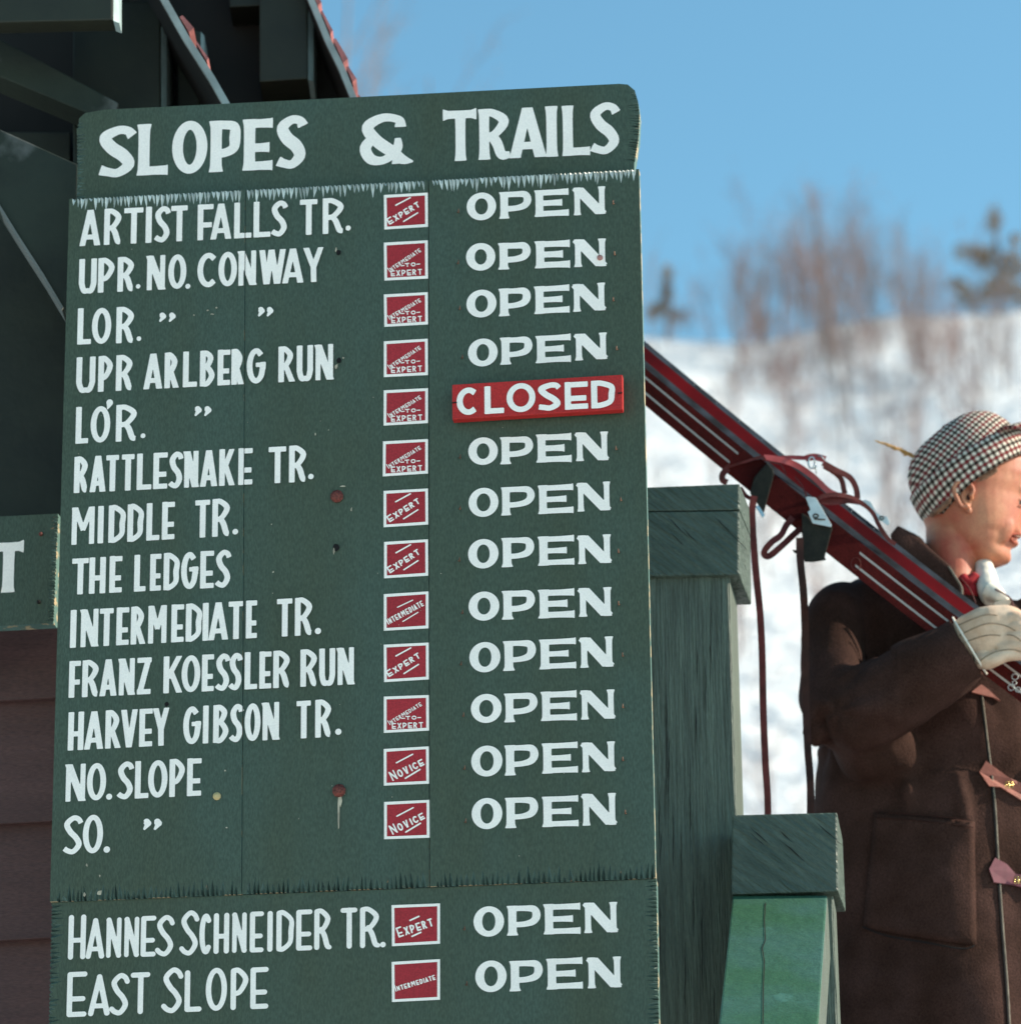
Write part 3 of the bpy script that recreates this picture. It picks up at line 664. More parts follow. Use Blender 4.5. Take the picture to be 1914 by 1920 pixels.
rows = [
 ([('A',151.3,191.3),('R',196.8,231),('T',234,270.8),('I',274.4,287.4),('S',291.6,320.6),('T',322,353.5),('F',371.6,401.8),('A',395.9,436),('L',440,473.4),('L',476.3,509.2),('S',509.7,539.8),('T',563,596.2),('R',605.6,646.9),('.',648.4,659.4,-4)], (155,463,625,439.5),(67,66)),
 ([('U',149.8,184.3),('P',185.5,218.4),('R',221.9,254.5),('.',256.7,266.5,-4),('N',276.4,312.8),('O',316.7,352),('.',349,359.8,1),('C',371.6,412.3),('O',410.7,446.7),('N',447.5,483),('W',487,537.6),('A',530,570.8),('Y',569,608.8)], (150,552,590,530),(64,64.5)),
 ([('L',147,174),('O',174,211.4),('R',219.5,254.5),('.',258,268,-3)], (147,647,255,643.5),(67,67)),
 ([('U',144.8,181.6),('P',185.7,215),('R',219,251.8),('A',270.7,307),('r',309.8,339),('L',344.3,371.8),('B',376,405),('E',409,433.7),('r',434.8,460.3),('G',463.5,500.3),('r',522.7,556),('U',557,588.9),('N',591.5,627)], (147,737.5,600,713.5),(66,66)),
 ([('L',143.7,168.8),('O',171.6,209.5),('R',219,259.7),('.',265.5,275.8,-4)], (144,832.5,260,826.5),(68,68)),
 ([('R',140.6,168),('A',170.3,201),('T',200.4,225.2),('T',229.6,253.9),('L',258,286.3),('E',288.7,316),('S',318.5,344.3),('N',346,375),('A',376.5,409.7),('K',412,442.3),('E',447.8,475),('T',504.5,538),('R',542.6,576.8),('.',578.4,590,-4)], (145,924.5,550,904.5),(67.5,68)),
 ([('M',136.3,180),('I',185,197),('D',205,237.3),('D',240.4,271),('L',276,301.5),('E',305,330),('T',367,395.6),('R',399,434),('.',437,449,-2)], (137,1021.5,400,1006.5),(69.5,70)),
 ([('T',136.6,168.3),('H',168.8,201),('E',206.7,231.5),('L',253,275.8),('E',282.7,304.8),('D',308,338),('G',340.7,374),('E',376.5,403),('S',405.5,434)], (137,1114.5,420,1101),(67,70)),
 ([('I',133,146.5),('N',152.6,187.6),('T',188.4,215),('E',219.7,244),('r',246.8,276.5),('M',279.3,315),('E',322.4,346.7),('D',349.5,380),('I',381,393.4),('A',392,430),('T',429.5,458),('E',462,484),('T',520,549.7),('R',553.6,588),('.',591,604,-1)], (140,1213.5,570,1190.7),(70,70.5)),
 ([('F',131,154),('R',155.8,188.4),('A',188.7,221.6),('N',224,255.8),('Z',258.6,285.9),('K',307.8,344.3),('O',341.7,378),('E',379.6,402.8),('S',405.8,432),('S',431,455),('L',459.6,484.3),('E',487,510.5),('R',513,546),('R',563.8,597),('U',599,630.4),('N',632.8,666)], (140,1307,650,1282.7),(68.5,69)),
 ([('H',129.3,160),('A',160,196.5),('r',199,230.4),('V',227.6,261),('E',262.4,288.4),('Y',287.4,320),('G',344.6,379),('I',381.6,393.4),('B',400.7,431),('S',432.4,457),('O',459.6,490.6),('N',492.5,526),('T',556.7,584),('R',591.5,623.4),('.',629,642,-3)], (135,1405.7,600,1381.4),(71,70)),
 ([('N',124.5,163.6),('O',164.6,201.8),('.',201,213.7,0),('S',222,252),('L',254.5,281),('O',279,316.7),('P',318.8,349.8),('E',351.9,379.9)], (125,1501.5,380,1490),(69.5,70)),
 ([('S',121,156.5),('O',156.9,196),('.',196,210,0)], (121,1600,200,1597),(72,72)),
]
for L, b, h in rows: letter_part(lambda m, L=L, b=b, h=h: word(m, [(q[0], q[1] + .7, q[2] - .7, *q[3:]) for q in L], b, h, 10.7, DL, 0, 'flat', 9.6))
def dit(m, x0, x1, y0, y1): word(m, [('"', x0, x1, 0, y1 - y0)], (0, y1, 1000, y1), (1, 1), 6, DL)
for a in ((298, 331, 587, 606), (483, 513, 576.5, 596), (364, 397.5, 762, 782), (268, 304.5, 1533, 1556)):
    letter_part(lambda m, a=a: dit(m, *a))
letter_part(lambda m: word(m, [("'", 200, 216, 0, 19)], (0, 768, 1000, 768), (1, 1), 6, DL - .0004))
letter_part(lambda m: word(m, [('H',130.3,163,0,1.10),('A',163.8,197.6),('N',201,230),('N',234.7,263.2),('E',266,294.4),('S',295.8,326.8),('S',341,372.8,0,1.09),('C',375.7,399),('H',402.3,431.3),('N',436.4,464.5),('E',469.9,496),('I',502.7,512.7),('D',519.6,551.8),('E',556.6,586.9),('R',590.4,621.4),('T',639.5,671),('R',676,712.3),('.',713.7,724,0)], (130,1797,712,1774), (76,76.5), 9.8, 0.0048, 0, 'round', 9, seams=()))
letter_part(lambda m: word(m, [('E',127.7,165,0,1.08),('A',168.4,207.8),('S',210.2,242.4),('T',246.5,283),('S',307.4,342.7,0,1.08),('L',348,380),('O',387.5,427.2,0,1.03),('P',434,468),('E',470.9,504.8)], (127,1904.5,505,1888), (78,78), 10.2, 0.0048, 0, 'round', 9.5, seams=()))
opens = [(876,1136,415,365,403,352),(873.7,1137.7,509,458.8,500,449),(875.3,1136,597,545.6,583.5,532),(878.6,1138.7,687.8,637,675,625),
 (878,1142,872.5,822,863.6,810.9),(878.8,1145.6,969.8,916.6,957.6,903.8),(878.5,1146.5,1066,1011.7,1055,1002),(879.3,1147.5,1163,1110,1153.8,1099.5),
 (881,1150.6,1259.8,1204.8,1249,1193.5),(883.4,1153.4,1355,1301,1346,1291),(884,1155,1455,1397.8,1444,1388.8),(884.8,1156,1553,1496.6,1544.6,1486),
 (887.6,1159.7,1753.6,1697.6,1745.7,1689.5),(891.8,1165.6,1858,1800,1848,1791.9)]
rj = random.Random(4)
def hook(px, py, dep, flip):
    q = MB(); a = bd(px, py, dep + .004); b = bd(px + 3 * flip, py + 1, dep - .012); c = bd(px + 3 * flip, py - 6, dep - .014)
    q.tube([a, b, c], [.0011, .0011, .0009], 6); q.build('hook', M['hook'], sign, smooth=True)
for i, (x0, x1, ob, ot, nb, ntp) in enumerate(opens):
    W_ = x1 - x0; j = lambda: rj.uniform(-.8, .8)
    fr = [('O', 0, .212), ('P', .232, .461), ('E', .488, .733), ('N', .757, 1)]
    dep = DL if i < 12 else 0.0048; tj, fj, bj = 15.0 + rj.uniform(-.9, .9), rj.uniform(.34, .46), 10.5 + rj.uniform(-.7, .7)
    def f(m, fr=fr, x0=x0, W_=W_, ob=ob, nb=nb, ot=ot, ntp=ntp, dep=dep):
        word(m, [(c, x0 + a * W_ + j(), x0 + b * W_ + j(), (0.8 if c == 'O' else 0) + j() * .6, (1.02 if c == 'O' else .98) + j() * .02) for c, a, b in fr], (x0 + .1 * W_, ob - 1, x0 + .9 * W_, nb + .3), (ob - ot, nb - ntp + .5), tj, dep, fj, 'flat', bj, seams=())
    letter_part(f)
    ym = (ob + nb) / 2 - 18
    hook(x0 - 17 + rj.uniform(-3, 3), ym + 8, max(dep, 0), 1)
    if i < 12: hook(x1 + 17 + rj.uniform(-4, 4), ym - 8, 0, -1)
# difficulty patches
PT = [(720.5,367.4,802.5,363,803,427,721.5,432,'E'),(720.5,456.5,802.5,452,803,523.6,721.5,527.5,'IE'),(720.5,553.4,802.5,549,803,609.4,721.5,614,'IE'),(720.5,641,802.5,636,803,704,720.5,708,'IE'),
 (720.4,732.6,803,728.5,803,793.8,720,798.6,'IE'),(719,828,803,823.6,803,888,718.5,893.5,'IE'),(720,920.6,803,916,803.5,983.4,720,988.6,'E'),(721,1016,803,1011,803.5,1079,721,1084,'E'),
 (720.5,1113.6,804,1108.4,804,1177.4,720.5,1182,'I'),(720.3,1208,804.3,1204,804.5,1273,721,1278,'E'),(720.5,1305,804.5,1302,805,1368.5,720.5,1373,'IE'),(720.3,1403,804.5,1398,805,1467.8,720.5,1471.5,'N'),
 (721,1502,805.5,1498,806,1568.8,721,1571.7,'N'),(734.8,1694.8,825.5,1691.6,825.5,1766.9,735.7,1771.7,'E2'),(735,1801,825.5,1795.7,825.5,1871.6,735.7,1876,'I2')]
def mini(mb, text, A, B_, h, t, dep, big=1.0, endh=None):     # small brush words from A to B (photo px, baseline)
    dx, dy = B_[0] - A[0], B_[1] - A[1]; L = math.hypot(dx, dy); ux, uy = dx / L, dy / L
    wd = {'I': .55, ' ': .7, 'M': 1.35, '-': .6}; tot = sum(wd.get(c, 1) * (1.15 if (i == 0 and big > 1) else 1) for i, c in enumerate(text)); s = 0
    for i, c in enumerate(text):
        cw = wd.get(c, 1) * (1.15 if (i == 0 and big > 1) else 1) * L / tot
        if c != ' ':
            hh = h * (big if i == 0 else 1) * (1 + ((endh or 1) - 1) * s / L); g = glyph(c if c != 'R' else 'r', cw * .80, hh, min(t, cw * .5) if c != 'I' else t, 0, 'round', t * .95, .5)
            def fm(u, v, s=s): 
                X = A[0] + ux * (s + u) + uy * v * 1.0; Y = A[1] + uy * (s + u) - ux * v
                return bd(X, Y, dep)
            lay(mb, g, fm)
        s += cw
for k, (ax, ay, bx, by, cx_, cy_, dx_, dy_, ty) in enumerate(PT):
    dep = 0.0003 if k < 13 else 0.0048
    def quad(ins, dd): 
        a, b, c, d4 = (ax + ins, ay + ins), (bx - ins, by + ins), (cx_ - ins, cy_ - ins), (dx_ + ins, dy_ - ins); return [bd(*p, dd) for p in (a, b, c, d4)]
    mb = MB(); O, I = quad(0, dep), quad(5.2, dep); mb.add(O + I, [(0, 1, 5, 4), (1, 2, 6, 5), (2, 3, 7, 6), (3, 0, 4, 7)])
    pa = MB(); pa.add(quad(5.0, dep + .0003), [(0, 1, 2, 3)])
    patch = pa.build('difficulty_patch', M['red'], sign, fix=False)
    mb.build('patch_border', M['white'], patch, fix=False)
    tx = MB(); H = dy_ - ay; q = lambda u, v: (ax + (bx - ax) * u, ay + (by - ay) * u + H * v); dd = dep - .0004; jj = lambda: rj.uniform(-.012, .012)
    def barl(a, b, t=2.6):
        A, B2 = q(*a), q(*b); L = math.hypot(B2[0] - A[0], B2[1] - A[1]); gg = Gl(L, t + 2, .5); gg.st([(1, t / 2, t), (L - 1, t / 2, t)], 'round'); ux, uy = (B2[0] - A[0]) / L, (B2[1] - A[1]) / L
        lay(tx, gg, lambda u, v: bd(A[0] + ux * u + uy * v, A[1] + uy * u - ux * v, dd))
    if ty == 'E':
        mini(tx, 'EXPERT', q(.13 + jj(), .88), q(.86 + jj(), .37 + jj()), 11.5, 2.7, dd, 1.15); barl((.27, .34), (.62, .13)); barl((.45, .82), (.79, .60 - .02))
    elif ty == 'IE':
        mini(tx, 'INTERMEDIATE', q(.125 + jj(), .80), q(.87, .27 + jj()), 7.6, 1.5, dd, 1.3); mini(tx, '-TO-', q(.40, .67 + jj()), q(.84, .66), 7.4, 1.9, dd); mini(tx, 'EXPERT', q(.17 + jj(), .90), q(.90, .90), 11, 2.2, dd)
    elif ty == 'I': mini(tx, 'INTERMEDIATE', q(.10, .85), q(.92, .37), 11, 2.1, dd, 1.25); barl((.30, .40), (.66, .22), 2); barl((.42, .80), (.78, .56), 2)
    elif ty == 'N': mini(tx, 'NOVICE', q(.20 + jj(), .90), q(.94, .48), 15.5, 3.0, dd, 1.25, .8); barl((.28, .42), (.66, .20)); barl((.48, .86), (.82, .63), 3)
    elif ty == 'E2': mini(tx, 'EXPERT', q(.15, .80), q(.90, .53), 15.5, 3.1, dd, 1.25); barl((.38, .41), (.58, .31), 3); barl((.42, .80), (.62, .70), 3)
    elif ty == 'I2': mini(tx, 'INTERMEDIATE', q(.08, .75), q(.93, .50), 9.5, 2.0, dd, 1.4)
    tx.build('patch_lettering', M['white'], patch, fix=False)
# bolts, holes and chips
def bolt(px, py, r, mm, name='bolt', dep=0):
    q = MB(); c = bd(px, py, dep); rot = NB.to_track_quat('Z', 'Y').to_matrix()
    q.ball(c - NB * .001, (r * MPP, r * MPP, r * MPP * .55), 12, 8, rot=rot); q.tube([c, c - NB * .002], r * MPP * 1.25, 10); q.build(name, mm, sign, smooth=True)
bolt(633, 931, 10, M['rust']); bolt(637, 1481, 10, M['rust']); bolt(1124, 485, 4.5, mat('pink nail head', (0.45, .2, .17), .5), dep=-.001)
bolt(409, 1491.5, 6, mat('tan wooden plug', (0.5, .38, .18), .6), 'plug')
for px, py, r in ((636, 475, 5), (637, 677, 5), (631, 1026, 6.5), (315, 1319, 4)):
    q = MB(); c = bd(px, py, -.0006); n = 12
    q.add([c] + [c + HB * (math.cos(a) * r * MPP * rj.uniform(.8, 1.1)) + Vector((0, 0, math.sin(a) * r * MPP * rj.uniform(.9, 1.3))) for a in [2 * math.pi * i / n for i in range(n)]], [(0, 1 + i, 1 + (i + 1) % n) for i in range(n)])
    q.build('bolt_hole', M['hole'], sign, fix=False)
ch = MB()
def chip(px, py, a, b, ang=0):
    n = 7; c0, s0 = math.cos(ang), math.sin(ang); P = []
    for i in range(n):
        t = 2 * math.pi * i / n; k = rj.uniform(.6, 1.2); u, v = math.cos(t) * a * k, math.sin(t) * b * k; P.append(bd(px + u * c0 - v * s0, py + u * s0 + v * c0, -.0007))
    ch.add(P, [tuple(range(n))])
for a in ((636, 1520, 1.8, 34), (640, 1500, 3.4, 12), (632, 688, 3, 5), (645, 672, 2, 2), (627, 1034, 2, 7), (631, 470, 1.6, 5), (366, 592, 1.4, 1.4), (392, 583, 2.6, 1.4), (400, 590, 4, 1.2), (408, 578, 2, 2), (645, 912, 6, 1.6), (660, 955, 1.6, 4), (166, 1620, 2, 3), (190, 1640, 1.5, 3), (190, 1672, 5, 5), (162, 1675, 3, 4), (424, 1443, 1.5, 2), (427, 1550, 2, 1.4), (511, 983, 1.6, 1.6), (514, 1072, 1.8, 2), (593, 815, 1.4, 3)): chip(*a)
for i in range(40): chip(rj.uniform(150, 1190), rj.uniform(400, 1640), rj.uniform(.5, 1.1), rj.uniform(.5, 1.3))
ch.build('paint_chips', mat('bare flecks', (0.40, .34, .25), .7, var=.3, vscale=40), sign, fix=False)
base_at(sign, bd(665, 2250, .02))

# the red board hung on the hooks
cl = thing('closed_board', 'red wooden board with white lettering, the only red strip in the status column', 'sign')
CLP = [(848, 722), (1166, 703), (1166.5, 768), (848.5, 787)]
q = MB(); F = [bd(*p, -.024) for p in CLP]; q.prism(F, [p + NB * .018 for p in F]); q.build('board', M['redboard'], cl, bevel=.0012)
q = MB(); word(q, [('C', 857, 899.7), ('L', 908.7, 944.6), ('O', 950, 1003.8, 0, 1.06), ('S', 1008.4, 1050.5, 0, 1.02), ('E', 1058.7, 1101.6), ('D', 1108, 1152)], (857, 779.5, 1152, 764), (51, 51), 11.5, -.0252, 0, 'flat', 10, seams=())
q.build('lettering', M['white'], cl, fix=False)
for px, py in ((852, 756), (1161, 738)):
    q = MB(); q.tube([bd(px - 4, py, -.026), bd(px + 5, py - 1, -.026)], .0011, 6); q.build('hook_slot', M['hole'], cl)
base_at(cl, bd(1007, 787, -.015))

# neighbouring sign at the left edge
sg2 = thing('neighbour_sign', 'dark green board at the left edge showing only one white capital letter', 'sign')
def panel2(pts, flags, front, thick): return panel('board', pts, flags, front, thick, None, sg2, [M['board'], M['notch'], M['board_edge']], 77)
panel2([(-330, 985), (112, 963), (103, 1168), (-330, 1190)], [None, (7, 14, .006), None, None], 0.26, 0.03)
q = MB(); word(q, [('T', -11, 45)], (0, 1111, 100, 1106), (93, 93), 21, .2588, .25, 'flat', 16, seams=()); q.build('lettering', M['white'], sg2, fix=False)
for px, py, mm in ((80, 1001, 'rust'), (76, 1128, 'hole')):
    q = MB(); q.ball(bd(px, py, .258), .0035, 10, 6); q.build('nail_head', M[mm], sg2, smooth=True)
base_at(sg2, bd(-50, 1180, .27))

# ================================================================ POSTS AND STAIR RAIL
post = thing('tall_railing_post', 'tall green wooden post with a thick square cap standing right behind the sign', 'post')
def block(F, B_, D0, D1, name, m, par, bev=.004, m2=None):
    q = MB(); f = [at(*p, D0) for p in F]; b = [at(*p, D1) for p in B_]; q.prism(f, b, 0, 1 if m2 else None); return q.build(name, [m, m2] if m2 else m, par, bevel=bev)
DC = 6.0
block([(1165, 915), (1385, 907), (1385, 956), (1165, 959)], [(1180, 962), (1403, 952), (1405, 1004), (1180, 1008)], DC, DC + .16, 'cap_board', M['cap_paint'], post, .003)
block([(1165, 960), (1384.5, 957.5), (1384, 1077), (1165, 1081)], [(1180, 1012), (1405, 1006), (1407, 1134), (1180, 1138)], DC, DC + .16, 'cap_block', M['cap_paint'], post, .003)
ft = at(1371, 1100, DC + .012); 
# the shaft: vertical faces
def shaft(xl, xr, side, ytop, D0, D1, name, m, par, zb=0.0):
    a, b = at(xl, ytop, D0), at(xr, ytop, D0); c = at(xr + side, ytop + 45, D1); e = at(xl + side, ytop + 45, D1)
    q = MB(); zt = a.z
    P = [Vector((p.x, p.y, 0)) for p in (a, b, c, e)]
    q.prism([Vector((p.x, p.y, zt)) for p in P], [Vector((p.x, p.y, zb)) for p in P]); return q.build(name, m, par, bevel=.004)
shaft(1182, 1366, 14, 1078, DC + .012, DC + .142, 'shaft', M['post'], post)
def cracks(par, D, xs, y0, y1, n, sd, slope=0):
    rk = random.Random(sd)
    for i in range(n):
        x = rk.uniform(*xs); a = rk.uniform(y0, y1 - 60); L = rk.uniform(60, 260) if not slope else rk.uniform(30, 80); k = int(L / 18) + 2; q = MB(); L1 = []; L2 = []
        for j in range(k + 1):
            t = j / k; wv = rk.uniform(.35, .95) * math.sin(math.pi * min(.98, max(.02, t))) * 1.1; X = x + rk.uniform(-1, 1) + slope * L * t; Y = a + (L * t if not slope else L * t * .7)
            L1.append(at(X - wv, Y, D - .0012)); L2.append(at(X + wv, Y - (slope and wv), D - .0012))
        q.add(L1 + L2, [(j, j + 1, k + 2 + j, k + 1 + j) for j in range(k)]); q.build('crack', M['hole'], par, fix=False)
cracks(post, DC + .012, (1232, 1352), 1100, 1900, 16, 3)
cracks(post, DC, (1225, 1360), 965, 1060, 5, 8, .7)
base_at(post, Vector((at(1270, 1100, DC + .07).x, DC + .07, 0)))
newel = thing('short_railing_post', 'short green wooden post with a rough sawn square cap beside the skier', 'post')
DN = 5.9
block([(1371, 1526), (1567, 1521), (1569, 1669), (1369, 1675)], [(1378, 1575), (1577, 1570), (1583, 1708), (1380, 1712)], DN, DN + .15, 'cap_block', M['cap_paint'], newel, .003)
shaft(1385, 1560, 6, 1676, DN + .03, DN + .13, 'shaft', M['post'], newel)
cracks(newel, DN, (1385, 1540), 1535, 1650, 5, 12, .8)
base_at(newel, Vector((at(1470, 1700, DN + .07).x, DN + .07, 0)))
rl = thing('sloping_handrail', 'bright green sloping handrail board running down from under the short post cap', 'handrail')
a0, a1 = at(1372, 1676, DN + .01), at(1548, 1676, DN + .01)
lo0, lo1 = at(1338, 1990, DN - .55), at(1527, 1990, DN - .55)
dl = (lo0 - a0); k = (a0.z - 0.9) / -dl.z
q = MB(); F = [a0, a1, a1 + (lo1 - a1) * k, a0 + (lo0 - a0) * k]; n_ = (F[1] - F[0]).cross(F[3] - F[0]).normalized(); n_ = n_ if n_.z < 0 else -n_
q.prism(F, [p + n_ * .085 + Vector((.010, 0.02, 0)) for p in F], 0, 1); q.build('rail_board', [M['rail'], M['post']], rl, bevel=.003)
q = MB(); pts = [(1433, 1690), (1431, 1725), (1433, 1760), (1427, 1775), (1431, 1800), (1429, 1850), (1428, 1960)]
def onrail(px, py, o=.0012):
    r = ray(px, py); nn = n_; t = (F[0] - nn * o - CAM).dot(nn) / r.dot(nn); return CAM + r * t
q.add([onrail(x - .9, y) for x, y in pts] + [onrail(x + .9, y) for x, y in pts], [(i, i + 1, len(pts) + i + 1, len(pts) + i) for i in range(len(pts) - 1)])
q.build('crack', M['hole'], rl, fix=False)
base_at(rl, Vector((F[2].x, F[2].y, F[2].z)))
foot = thing('lower_newel_post', 'plain green post carrying the lower end of the handrail', 'post')
q = MB(); c = (F[2] + F[3]) / 2; q.box((c.x, c.y, .45), .12, .12, .9); q.build('shaft', M['post'], foot, bevel=.004); base_at(foot, Vector((c.x, c.y, 0)))

# ================================================================ THE SKIER
DM = 6.5; PM = DM / math.cos(PITCH) / FPX        # metres per pixel there
man = thing('person', 'skier in a dark brown wool coat and checked cap carrying red skis on the shoulder', 'person')
def A(px, py, D=DM): return at(px, py, D)
def interp(tab, y):
    ys_ = [t[0] for t in tab]; return [float(np.interp(y, ys_, [t[i] for t in tab])) for i in range(1, len(tab[0]))]
def loft(mb, rows_, seg=28, Dc=DM, shape=None, m=0):   # rows: (y, xl, xr, halfdepth[m], D)
    vs = []; n = len(rows_)
    for (y, xl, xr, hd, D) in rows_:
        c = A((xl + xr) / 2, y, D); rx = (xr - xl) / 2 * PM
        for k in range(seg):
            a = 2 * math.pi * k / seg; ux, uy = math.cos(a), math.sin(a)
            if shape: ux, uy = shape(ux, uy, y)
            vs.append(c + Vector((ux * rx, uy * hd, 0)))
    fs = [(i * seg + k, i * seg + (k + 1) % seg, (i + 1) * seg + (k + 1) % seg, (i + 1) * seg + k) for i in range(n - 1) for k in range(seg)]
    fs += [tuple(range(seg - 1, -1, -1)), tuple((n - 1) * seg + k for k in range(seg))]
    mb.add(vs, fs, m)
DH = 6.56
hd = MB()
prof = [(828,1790,1870,.030),(838,1765,1895,.050),(850,1748,1912,.060),(875,1726,1930,.073),(900,1716,1932,.076),(920,1713,1931,.077),(938,1714,1922,.076),(955,1720,1920,.075),(975,1728,1917,.073),(990,1734,1915,.070),(1002,1740,1913,.067),(1012,1747,1903,.063),(1022,1758,1901,.060),(1033,1772,1890,.055),(1042,1786,1892,.050),(1050,1800,1890,.045),(1058,1815,1882,.034),(1061,1830,1870,.02)]
def hshape(ux, uy, y):                       # rounder at the back, narrower at the face
    f = max(0, ux); uy2 = uy * (1 - .30 * f * f) if y > 910 else uy * (1 - .1 * f)
    return ux, uy2
loft(hd, [(y, a, b, h, DH) for y, a, b, h in prof], 36, shape=hshape)
loft(hd, [(960, 1733, 1815, .055, DH + .005), (1000, 1732, 1822, .055, DH + .005), (1040, 1733, 1826, .056, DH), (1080, 1736, 1826, .058, DH), (1130, 1725, 1835, .066, DH), (1180, 1700, 1850, .07, DH)], 24)
hd.tube([A(1922, 930, DH), A(1932, 950, DH), A(1943, 975, DH), A(1925, 985, DH)], [.008, .010, .014, .010], 10)      # nose
hd.ball(A(1914, 978, DH - .010), .0070, 10, 8)                                                                       # nostril wing
hd.tube([A(1925, 915, DH + .03), A(1925, 914, DH), A(1905, 918, DH - .035)], [.006, .008, .008], 8)                   # brow
hd.ball(A(1858, 985, DH - .036), (.040, .018, .040), 14, 10)                                                          # cheek
hd.ball(A(1878, 1046, DH), (.014, .018, .013), 14, 10)
hd.ball(A(1904, 1003, DH), (.009, .022, .006), 12, 8); hd.ball(A(1897, 1020, DH), (.009, .018, .006), 12, 8)
head = hd.build('head', M['skin'], man, fix=False); remesh(head, 0.0026, 9, .6)
ear = MB()                                    # helix, lobe and hollow
EC = DH - .078
hp = [(1812, 948), (1800, 950), (1791, 935), (1785, 918), (1790, 906), (1802, 903), (1815, 908), (1821, 920), (1816, 932)]
ear.tube(crv([A(x, y, EC - .004 - .004 * (i in (2, 3, 4, 5))) for i, (x, y) in enumerate(hp)], 4), .0042, 8)
ear.prism([A(x, y, EC + .002) for x, y in ((1792, 938), (1788, 918), (1793, 908), (1804, 905), (1817, 912), (1820, 922), (1817, 945), (1814, 962), (1806, 958))], [A(x, y, EC + .02) for x, y in ((1796, 938), (1794, 918), (1798, 912), (1806, 909), (1817, 914), (1820, 924), (1818, 945), (1815, 960), (1808, 956))])
ear.tube(crv([A(1805, 918, EC), A(1800, 930, EC - .001), A(1806, 944, EC - .001), A(1815, 950, EC)], 4), .0028, 8)
ear.ball(A(1813, 957, EC + .004), (.006, .004, .007), 10, 8); ear.ball(A(1818, 934, EC + .001), (.004, .004, .005), 8, 6)
e_ = ear.build('ear', M['skin'], head, fix=False); remesh(e_, .0015, 3, .5)
q = MB(); q.ball(A(1812, 933, EC - .0005), (.0035, .002, .006), 8, 6); q.build('ear_hollow', M['leather_dark'], head, smooth=True)
q = MB(); q.ball(A(1907, 942, DH - .0225), .0100, 14, 10); q.build('eye', M['eye'], head, smooth=True)
q = MB(); q.ball(A(1912, 942, DH - .0265), .0064, 12, 8); q.build('iris', M['iris'], head, smooth=True)
q = MB(); q.tube(crv([A(1892, 944, DH - .0355), A(1899, 939, DH - .0345), A(1908, 937, DH - .0315), A(1918, 939, DH - .024)], 4), [.001] + [.0028] * 12, 8); q.tube(crv([A(1892, 946, DH - .0355), A(1900, 949, DH - .0345), A(1908, 949, DH - .0315), A(1917, 947, DH - .024)], 4), [.001] + [.0026] * 12, 8)
q.build('eyelid', M['skin'], head, smooth=True)
q = MB(); q.tube(crv([A(1889, 927, DH - .040), A(1902, 921, DH - .0355), A(1918, 919, DH - .026)], 4), [.0006] + [.0013] * 7 + [.001], 6); q.build('eyebrow', M['hair'], head, smooth=True)
q = MB(); q.tube(crv([A(1888, 1000, DH - .039), A(1898, 1001, DH - .0305), A(1907, 1000, DH - .02), A(1912, 1001, DH)], 4), [.0008] + [.0019] * 11 + [.0019], 8)
q.tube(crv([A(1888, 1003, DH - .039), A(1893, 1012, DH - .030), A(1898, 1017, DH - .018), A(1900, 1018, DH)], 4), [.0008] + [.0022] * 11 + [.0022], 8); q.build('lips', M['lip'], head, smooth=True)
q = MB(); q.tube(crv([A(1884, 997, DH - .0425), A(1890, 1003, DH - .0375), A(1900, 1007, DH - .0285), A(1907, 1008, DH - .014)], 4), [.0008] + [.0019] * 11 + [.0015], 8); q.build('mouth_line', M['mouth'], head, smooth=True)
q = MB(); q.tube(crv([A(1898, 1005, DH - .0305), A(1903, 1006, DH - .0255), A(1908, 1006, DH - .014)], 4), .0009, 8); q.build('teeth', M['teeth'], head, smooth=True)
hr = MB()                                    # short hair at the temple; hair and cap shade at the nape
TP = ((1818, 893), (1866, 874), (1868, 884), (1846, 899), (1826, 908))
hr.prism([A(x, y, DH - .0765) for x, y in TP], [A(x, y, DH - .06) for x, y in TP])
ho = hr.build('temple_hair', M['hair'], head, fix=False); remesh(ho, .002, 6, .6)
hr = MB(); hr.tube(crv([A(1742, 966, DH - .036), A(1757, 956, DH - .056), A(1776, 939, DH - .068), A(1788, 924, DH - .071)], 4), .006, 8)  # part hair, part painted shade below the cap rim
ho = hr.build('nape_hair_shade', M['hair'], head, fix=False); remesh(ho, .002, 6, .6)

